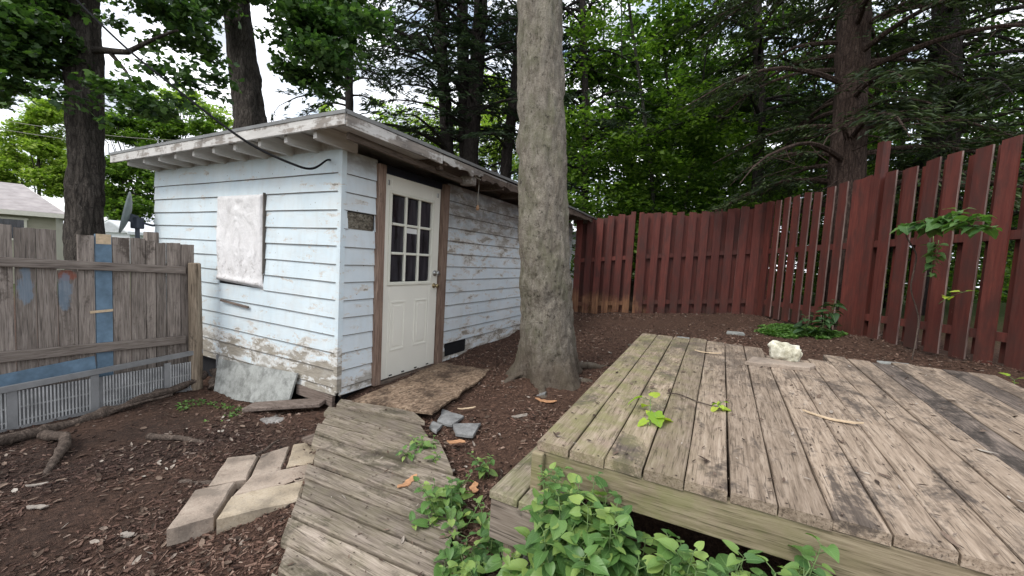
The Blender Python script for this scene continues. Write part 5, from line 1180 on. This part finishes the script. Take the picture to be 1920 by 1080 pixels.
# pale green crowns in the neighbour's garden and far behind the shed
def far_tree(label, c, cls, n, size, mat, r0=.16, seed=1, group=None):
    root = thing('maple_tree', label, 'tree', (c[0], c[1], float(gz(c[0], c[1]))), group); mb, C_ = trunk_mb([(c[0], c[1], float(gz(c[0], c[1])) - .3), (c[0], c[1], 2), (c[0] + .2, c[1], c[2])], r0, r0 * .5, 10, 30, .03, 5, .05, seed)
    for k, q in enumerate(cls[:10]): limb(mb, C_[12 + k], q[:3], r0 * .35, .02, .15, 7, 5, k)
    mb.obj('trunk', MAT['bark_dark'], root, smooth=True); leaves(sprays(cls, n, 14, .2, .4), size, .8).obj('crown', MAT[mat], root)
FG = 'bright trees beyond the neighbour house'
def cl_px(L, d, k=7, sp=1.2): return [(*(at(x, y, d) + np.random.default_rng(int(x * 7 + y * 3 + q)).normal(size=3) * sp * .45), r) for x, y, r in L for q in range(k)]
far_tree('bright yellow green tree behind the neighbour house at far left', at(70, 260, 30), cl_px([(20, 300, 1.0), (60, 250, 1.0), (100, 230, .9), (95, 290, 1.0), (40, 330, 1.0), (110, 340, 1.0), (85, 210, .6), (0, 350, .9)], 30), 34000, .26, 'leaf_bright', seed=51, group=FG)
far_tree('green tree between the dark trunk and the shed end', at(260, 300, 29), cl_px([(215, 250, .9), (260, 240, .9), (310, 235, .9), (350, 235, .8), (225, 320, 1.0), (270, 330, 1.0), (250, 380, 1.0), (210, 380, .9), (285, 390, .9), (380, 235, .6), (300, 290, .8), (400, 250, .5)], 29), 38000, .27, 'leaf_lush', seed=52, group=FG)
far_tree('tall pale tree far beyond between the trunk and the shed roof', at(330, 200, 30), cl_px([(340, 190, 1.2), (380, 210, 1.0), (300, 215, 1.2), (420, 225, .8)], 30, 5), 6000, .26, 'leaf_bright', seed=53, group=FG)
far_tree('pale tree seen low between the dark conifers behind the shed', at(750, 300, 24), cl_px([(690, 250, .9), (740, 250, 1.2), (790, 260, 1.2), (850, 270, 1.2), (930, 290, 1.3), (900, 240, .9), (960, 240, .9), (720, 230, .7), (1000, 300, 1.2)], 24, 5), 15000, .2, 'leaf_bright', seed=54, group=FG)
far_tree('pale crown showing between the dark pair and the leaning conifer', at(930, 200, 28), cl_px([(930, 170, 1.0), (950, 210, 1.1), (840, 210, .9), (900, 150, .8), (640, 250, 1.0), (600, 240, .8)], 28, 4), 7000, .24, 'leaf_bright', seed=55, group=FG)

# ------------------------------------------------------------------ neighbours' buildings
def gable_box(name, label, c, az, L, W, h, rh, wall, roofm, over=.35, hip=0.0, windows=()):
    z0 = float(gz(c[0], c[1])) - .1; root = thing(name, label, 'house', (c[0], c[1], z0)); Rm = rotz(az); T = lambda P: np.array(P, float) @ Rm.T + np.array([c[0], c[1], z0])
    mb = MB(); a, b = L / 2, W / 2
    V = T([(-a, -b, 0), (a, -b, 0), (a, b, 0), (-a, b, 0), (-a, -b, h), (a, -b, h), (a, b, h), (-a, b, h)]); mb.add(V, [[0, 1, 5, 4], [1, 2, 6, 5], [2, 3, 7, 6], [3, 0, 4, 7]])
    if not hip: mb.add(T([(-a, -b, h), (-a, b, h), (-a, 0, h + rh), (a, -b, h), (a, b, h), (a, 0, h + rh)]), [[0, 1, 2], [3, 5, 4]])
    for k in range(int(h / .16)):
        z = .16 * k + .1; mb.box(T([(0, -b - .004, z)])[0], (L, .012, .018), Rm)
    mb.obj('wall', wall, root)
    a2, b2 = a + over, b + over; e = -over * rh / b
    V = [(-a2, -b2, h + e), (a2, -b2, h + e), (a2 - hip, 0, h + rh), (-a2 + hip, 0, h + rh), (-a2, b2, h + e), (a2, b2, h + e)]
    V2 = [(x, y, z + .09) for x, y, z in V]; mb = MB(); mb.add(T(V + V2), [[0, 3, 2, 1], [4, 5, 2, 3], [6, 7, 8, 9], [10, 9, 8, 11], [0, 1, 7, 6], [5, 4, 10, 11]]); mb.add(T(V + V2), [[0, 4, 3], [1, 2, 5], [6, 9, 10], [7, 11, 8]]); mb.add(T(V + V2), [[0, 6, 10, 4], [1, 5, 11, 7]])
    rf = mb.obj('roof', roofm, root)
    mb = MB(); p, q = T([(-a2, -b2 - .012, h + e + .0), (a2, -b2 - .012, h + e + .0)]); mb.bar(p, q, .03, .16); mb.bar(*T([(a2 + .012, -b2, h + e), (a2 + .012 - hip, 0, h + rh)]), .03, .16); mb.bar(*T([(a2 + .012, b2, h + e), (a2 + .012 - hip, 0, h + rh)]), .03, .16) if not hip else None; mb.obj('fascia', MAT['cream'] if wall is MAT['beige'] else MAT['whitehouse'], rf)
    for (x, z, w, hh) in windows:
        mb = MB()
        for q in ((x, z + hh / 2, w + .14, .07), (x, z - hh / 2, w + .14, .07)): mb.box(T([(q[0], -b - .02, q[1])])[0], (q[2], .05, q[3]), Rm)
        for xx in (x - w / 2, x + w / 2): mb.box(T([(xx, -b - .02, z)])[0], (.07, .05, hh - .07), Rm)
        wn = mb.obj('window', MAT['cream'], root); MB().box(T([(x, -b - .012, z)])[0], (w - .06, .02, hh - .06), Rm).obj('pane', MAT['glass'], wn)
    return root
az = 1.30
hx = at(126, 410, 15.); hL, hW, ho = 11.0, 6.0, .30
hc = hx[:2] - (rotz(az) @ np.array([hL / 2 + ho, -hW / 2 - ho, 0]))[:2]
gable_box('house', 'beige house with a grayish shingle roof behind the gray fence at far left', (hc[0], hc[1]), az, hL, hW, 2.74, 1.08, MAT['beige'], MAT['shingle'], ho, 1.3, windows=((hL / 2 - 1.35, 2.05, 1.25, .75), (-1, 1.6, 1.2, 1.0)))
hx = at(236, 430, 23.)
gable_box('garage', 'small white gabled garage behind the satellite dish', (hx[0] - 1.2, hx[1] + 2.2), math.atan2(FW[1], FW[0]) - .35, 5.0, 3.2, 2.0, .55, MAT['whitehouse'], MAT['whitehouse'], .2)
hx = at(1098, 392, 13.)
gable_box('outbuilding', 'dark low roof edge seen beside the big trunk beyond the red fence', (hx[0] - 1.6, hx[1] + 1.5), .35, 3.4, 2.6, 1.95, .35, MAT['whitehouse'], MAT['roof'], .2)
for k, (a, b, lb) in enumerate(((at(-60, 215, 16), at(420, 265, 24), 'thin pale utility wire higher of the two crossing the far left sky'), (at(-60, 232, 16), at(420, 282, 24), 'thin pale utility wire lower of the two crossing the far left sky'))):
    t = np.linspace(0, 1, 12)[:, None]; P = a + (b - a) * t; P[:, 2] -= .3 * np.sin(t[:, 0] * np.pi); tag(MB().tube(P, .012, 5).obj('utility_wire', MAT['cord']), lb, 'wire')

# ------------------------------------------------------------------ plants in the yard
def heart(nu=7, nv=5, fold=.18, curl=.22, wid=.40, serr=0.0):
    V, UVs = [], []
    for i in range(nu):
        u = i / (nu - 1); w = wid * (np.sin(np.pi * (u * .86 + .14) ** .72) ** .85 if u < 1 else 0) ; w = max(w, .0) * (1 + serr * (i % 2) - serr / 2)
        for k in range(nv):
            v = k / (nv - 1) * 2 - 1; V.append((v * w, u - (.10 * abs(v) if u < .2 else 0), fold * abs(v) * w * 1.6 - curl * u * u + .06 * math.sin(u * 9) * abs(v) * .3)); UVs.append((v * .5 + .5, u + .001))
    F = [[i * nv + k, i * nv + k + 1, (i + 1) * nv + k + 1, (i + 1) * nv + k] for i in range(nu - 1) for k in range(nv - 1)]
    return np.array(V), np.array(F), np.array(UVs)
HEART = heart(); SERR = heart(9, 5, .12, .3, .36, .22)
def frame(d, up=(0, 0, 1)):
    d = d / np.linalg.norm(d, axis=-1, keepdims=True); u = np.broadcast_to(np.array(up, float), d.shape); x = np.cross(d, u); x /= np.linalg.norm(x, axis=-1, keepdims=True) + 1e-9; z = np.cross(x, d); return np.stack([x, d, z], -1)
def plant(name, label, stems, size, mat='leaf_plant', tpl=HEART, cat='plant', pairs=5, group=None, droop=.25, stem_r=.0035, seed=1, leafmat2=None):
    r = np.random.default_rng(seed); base = np.array(stems[0][0], float); root = thing(name, label, cat, tuple(base), group); ms = MB(); P, D, Sz, UPS = [], [], [], []
    for (b, tp) in stems:
        b = np.array(b, float); tp = np.array(tp, float); L = np.linalg.norm(tp - b); n = 8; t = np.linspace(0, 1, n)[:, None]; mid = (b + tp) / 2 + r.normal(size=3) * L * .06; mid[2] += .04 * L
        C_ = (1 - t) ** 2 * b + 2 * t * (1 - t) * mid + t ** 2 * tp; ms.tube(C_, np.linspace(stem_r, stem_r * .5, n), 5)
        a0 = r.uniform(0, 6.28); np_ = max(2, int(round(pairs * L / .4)))
        for k in range(np_):
            u = .22 + .78 * (k + r.uniform(-.2, .2)) / (np_ - 1 + 1e-6); u = min(max(u, .05), 1); j = u * (n - 1); p = C_[int(j)] * (1 - j % 1) + C_[min(n - 1, int(j) + 1)] * (j % 1)
            for s_ in (0, 1):
                a = a0 + k * 1.57 + s_ * np.pi + r.normal(0, .35); el = r.uniform(-.15, .45) + .35 * (u > .93); d = np.array([math.cos(a) * math.cos(el), math.sin(a) * math.cos(el), math.sin(el)])
                pet = size * r.uniform(.15, .45); q = p + d * pet; ms.tube(np.stack([p, p + d * pet * .5, q]), [stem_r * .45] * 3, 4)
                P.append(q); D.append(d + [0, 0, -droop * r.uniform(.3, 1.4)]); Sz.append(size * r.uniform(.5, 1.3) * (1 - .5 * max(0, u - .65) / .35)); UPS.append(r.normal(0, .22, 3) + [0, 0, 1])
    ms.obj('stem', MAT['stem'], root, smooth=True); D = np.array(D); D /= np.linalg.norm(D, axis=1)[:, None]; U = np.array(UPS); x = np.cross(D, U); x /= np.linalg.norm(x, axis=1)[:, None]; Rm = np.stack([x, D, np.cross(x, D)], -1)
    mf = MB(); Sz = np.array(Sz); scatter(mf, np.array(P), Rm, np.stack([Sz * r.uniform(.78, 1.2, len(Sz)), Sz, Sz * r.uniform(.4, 1.9, len(Sz))], -1), tpl[0], tpl[1], 0, tpl[2]); mf.obj('foliage', MAT[mat], root, smooth=True); return root
def bush(label, cx, cy, n, spread, hs, size, seed, lean=(0, 0), **k):
    r = np.random.default_rng(seed); st_ = []
    for i in range(n):
        x, y = cx + r.normal(0, spread[0]), cy + r.normal(0, spread[1]); h = r.uniform(*hs); b = (x, y, float(gz(x, y))); st_.append((b, (x + r.normal(0, .07) + lean[0], y + r.normal(0, .05) + lean[1], b[2] + h)))
    return plant('leafy_plant', label, st_, size, seed=seed, group=k.pop('group', None), **k)
PGR = 'heart leaved plants along the deck front'
bush('dense heart leaved clump covering the left end of the deck front', 2.60, -1.00, 32, (.085, .022), (.44, .61), .088, 61, (.0, -.03), pairs=11, group=PGR)
bush('taller heart leaved shoots right against the mossy fascia near the corner', 2.53, -.94, 5, (.06, .01), (.58, .68), .06, 62, (0, -.01), pairs=9, group=PGR)
bush('low heart leaved clump at the bottom edge of the photo below the dense clump', 2.62, -1.05, 26, (.09, .03), (.28, .42), .088, 63, (0, 0), pairs=11, group=PGR)
bush('heart leaved clump halfway along the deck front, under the fascia', 2.91, -.985, 13, (.045, .02), (.34, .56), .084, 64, (0, -.02), pairs=9, group=PGR)
bush('heart leaved shoots farthest right along the deck front', 3.15, -.98, 14, (.055, .02), (.36, .58), .082, 65, (.02, -.02), pairs=9, group=PGR)
WGp = 'weeds beside the walkway'
bush('small bright weed on the right edge of the walkway by the slates', 1.27, -.34, 10, (.05, .04), (.08, .16), .055, 66, tpl=SERR, pairs=14, group=WGp)
bush('weed clump on the walkway edge left of the deck step', 1.78, -.70, 15, (.08, .06), (.08, .26), .066, 67, pairs=10, group=WGp)
bush('weed clump at the bottom of the photo right of the walkway', 2.04, -.98, 18, (.08, .08), (.07, .22), .066, 68, pairs=10, group=WGp)
bush('tiny weed between the orange bark chip and the deck step', 1.72, -.30, 3, (.03, .03), (.10, .18), .05, 69, pairs=10, group=WGp)
bush('weed shoots leaning on the left side of the deck step', 2.08, -.78, 7, (.03, .05), (.14, .30), .055, 70, pairs=9, group=WGp)
# lime shoot lying on the deck
plant('leafy_shoot', 'lime green leafy shoot lying wilted on the deck boards', [((2.70, -.44, dz_(-.44) + .006), (2.67, -.24, dz_(-.24) + .05))], .12, 'leaf_lime', SERR, 'shoot', 5, droop=.5, seed=71)
plant('leafy_shoot', 'tiny yellowed sprig lying in the middle of the deck', [((2.98, -.06, dz_(-.06) + .005), (3.0, .0, dz_(0) + .03))], .05, 'leaf_lime', SERR, 'shoot', 16, droop=.4, seed=72)
t = np.linspace(0, 1, 12); tag(MB().tube(np.stack([2.72 + .28 * t, .04 - .07 * t + .03 * np.sin(t * 5), dz_(.02) + .008 + .004 * np.sin(t * 9)], -1), .0035, 5).obj('vine_stem', MAT['log'], origin=(2.85, .0, DZ)), 'dark dry stem lying across the deck beside the yellowed sprig', 'stem')
# vine on the right fence
va, vb = at(1700, 430, 3.95), at(1850, 432, 3.15); va2 = va; st_ = []
for a, b in ((at(1675, 432, 4.0), at(1790, 408, 3.5)), (at(1760, 420, 3.55), at(1860, 432, 3.15)), (at(1740, 440, 3.7), at(1800, 395, 3.4)), (at(1790, 420, 3.4), at(1840, 408, 3.2)), (at(1715, 430, 3.8), at(1770, 425, 3.6))): st_.append((a, b))
vn = plant('climbing_vine', 'green vine sprig poking through the right red fence at rail height', st_, .125, 'leaf_vine', SERR, 'vine', 12, droop=.4, seed=73)
v0 = at(1712, 655, 4.05); v0[2] = float(gz(v0[0], v0[1])) - .03; MB().tube(curve([v0, at(1722, 600, 4.02), at(1708, 540, 4.0), at(1718, 480, 3.95), at(1700, 436, 3.95), at(1760, 418, 3.6), at(1830, 425, 3.25)], 50), .006, 6).obj('main_stem', MAT['log'], vn, smooth=True)
plant('climbing_vine', 'paler vine tendril hanging between the right fence boards below the rail', [(at(1750, 440, 3.85), at(1745, 520, 3.8)), (at(1760, 450, 3.8), at(1752, 500, 3.8))], .075, 'leaf_vine', SERR, 'vine', 9, droop=.5, seed=74)
plant('climbing_vine', 'small two leaf sprig low on the right red fence', [(at(1760, 570, 3.6), at(1805, 548, 3.4))], .11, 'leaf_lime', SERR, 'vine', 4, droop=.3, seed=75)
p0 = at(1555, 625, 5.2); p0[2] = float(gz(p0[0], p0[1]))
plant('nettle_plant', 'dark leafy plant standing upright against the right red fence', [(p0, p0 + [.02, 0, .50]), (p0 + [-.1, -.05, 0], p0 + [-.08, 0, .30]), (p0 + [-.25, 0, 0], p0 + [-.27, 0, .26])], .12, 'leaf_dark', HEART, 'plant', 10, droop=.4, seed=76)
p0 = np.array([5.05, 1.75, float(gz(5.05, 1.75))])
plant('leafy_plant', 'weed with a yellow green leaf at the far right end of the deck', [(p0 + [.05, .05, 0], p0 + [.05, .0, .20]), (p0 + [-.1, .2, 0], p0 + [-.12, .2, .16]), (p0 + [.2, .2, 0], p0 + [.22, .25, .28]), (p0 + [.1, -.2, 0], p0 + [.08, -.2, .15])], .09, 'leaf_lime', SERR, 'plant', 10, seed=77)
# low ground cover by the fence corner and by the leaning panel
def groundcover(name, label, cx, cy, rx, ry, n, size, mat='cover', h=.07):
    a = rng.uniform(0, 6.28, n); r = rng.random(n) ** .6; x = cx + rx * r * np.cos(a); y = cy + ry * r * np.sin(a); k = fbm(np.stack([x * 4, y * 4, x * 0], -1), 3, 50) > -.15; x, y = x[k], y[k]
    z = gzd(x, y) + rng.uniform(.01, h, len(x)) * (1 - (r[k]) ** 2 * .7); mb = MB(); scatter(mb, np.stack([x, y, z], -1), randrot(len(x), .6), size * rng.uniform(.6, 1.3, len(x)), LEAF4, LEAF4F); tag(mb.obj(name, MAT[mat]), label, 'ground cover', kind='stuff')
gc = at(1490, 628, 5.6)
groundcover('ground_cover', 'patch of low green ground cover beyond the far end of the deck', 3.98, 4.55, .55, .55, 6500, .05, h=.10)
groundcover('clover_patch', 'thin scatter of small green weeds by the leaning gray panel', -1.15, -.45, .45, .2, 420, .03, h=.03)

# fine debris lying on the boards, pavers and the sheet, and drifts along the fences
P = []
for k in range(900): x, y = rng.uniform(2.34, 4.7), rng.uniform(-.8, 1.65); P.append((x, y, dz_(y) + .006))
for k in range(260):
    i = rng.integers(0, 16); u, v = rng.random(2); q = (Lp[i] * (1 - u) + Rp[i] * u) * (1 - v) + (Lp[i + 1] * (1 - u) + Rp[i + 1] * u) * v; P.append((q[0], q[1], q[2] + .010))
for k in range(160): u, v = rng.random(2); P.append((.1 + .75 * u, .15 + 1.2 * v, .045))
for k in range(900):
    u = rng.random(); a = np.array([.1, 5.9]) if u < .35 else np.array([3.55, 6.2]); b = np.array([3.5, 6.2]) if u < .35 else np.array([5.9, 1.6]); t_ = rng.random(); q = a + (b - a) * t_ + np.array([-.10, -.06]) * abs(rng.normal(0, 1.2)); P.append((q[0], q[1], float(gz(q[0], q[1])) + .03))
P = np.array(P); n = len(P); k = rng.lognormal(math.log(.012), .5, n); mb = MB(); scatter(mb, P, randrot(n, .3), np.stack([k * 1.5, k * .8, k * .8], -1), lv, lf)
tag(mb.obj('leaf_crumbs', MAT['litter']), 'dry leaf crumbs scattered over the deck, walkway and along the red fences', 'leaf litter', kind='stuff')
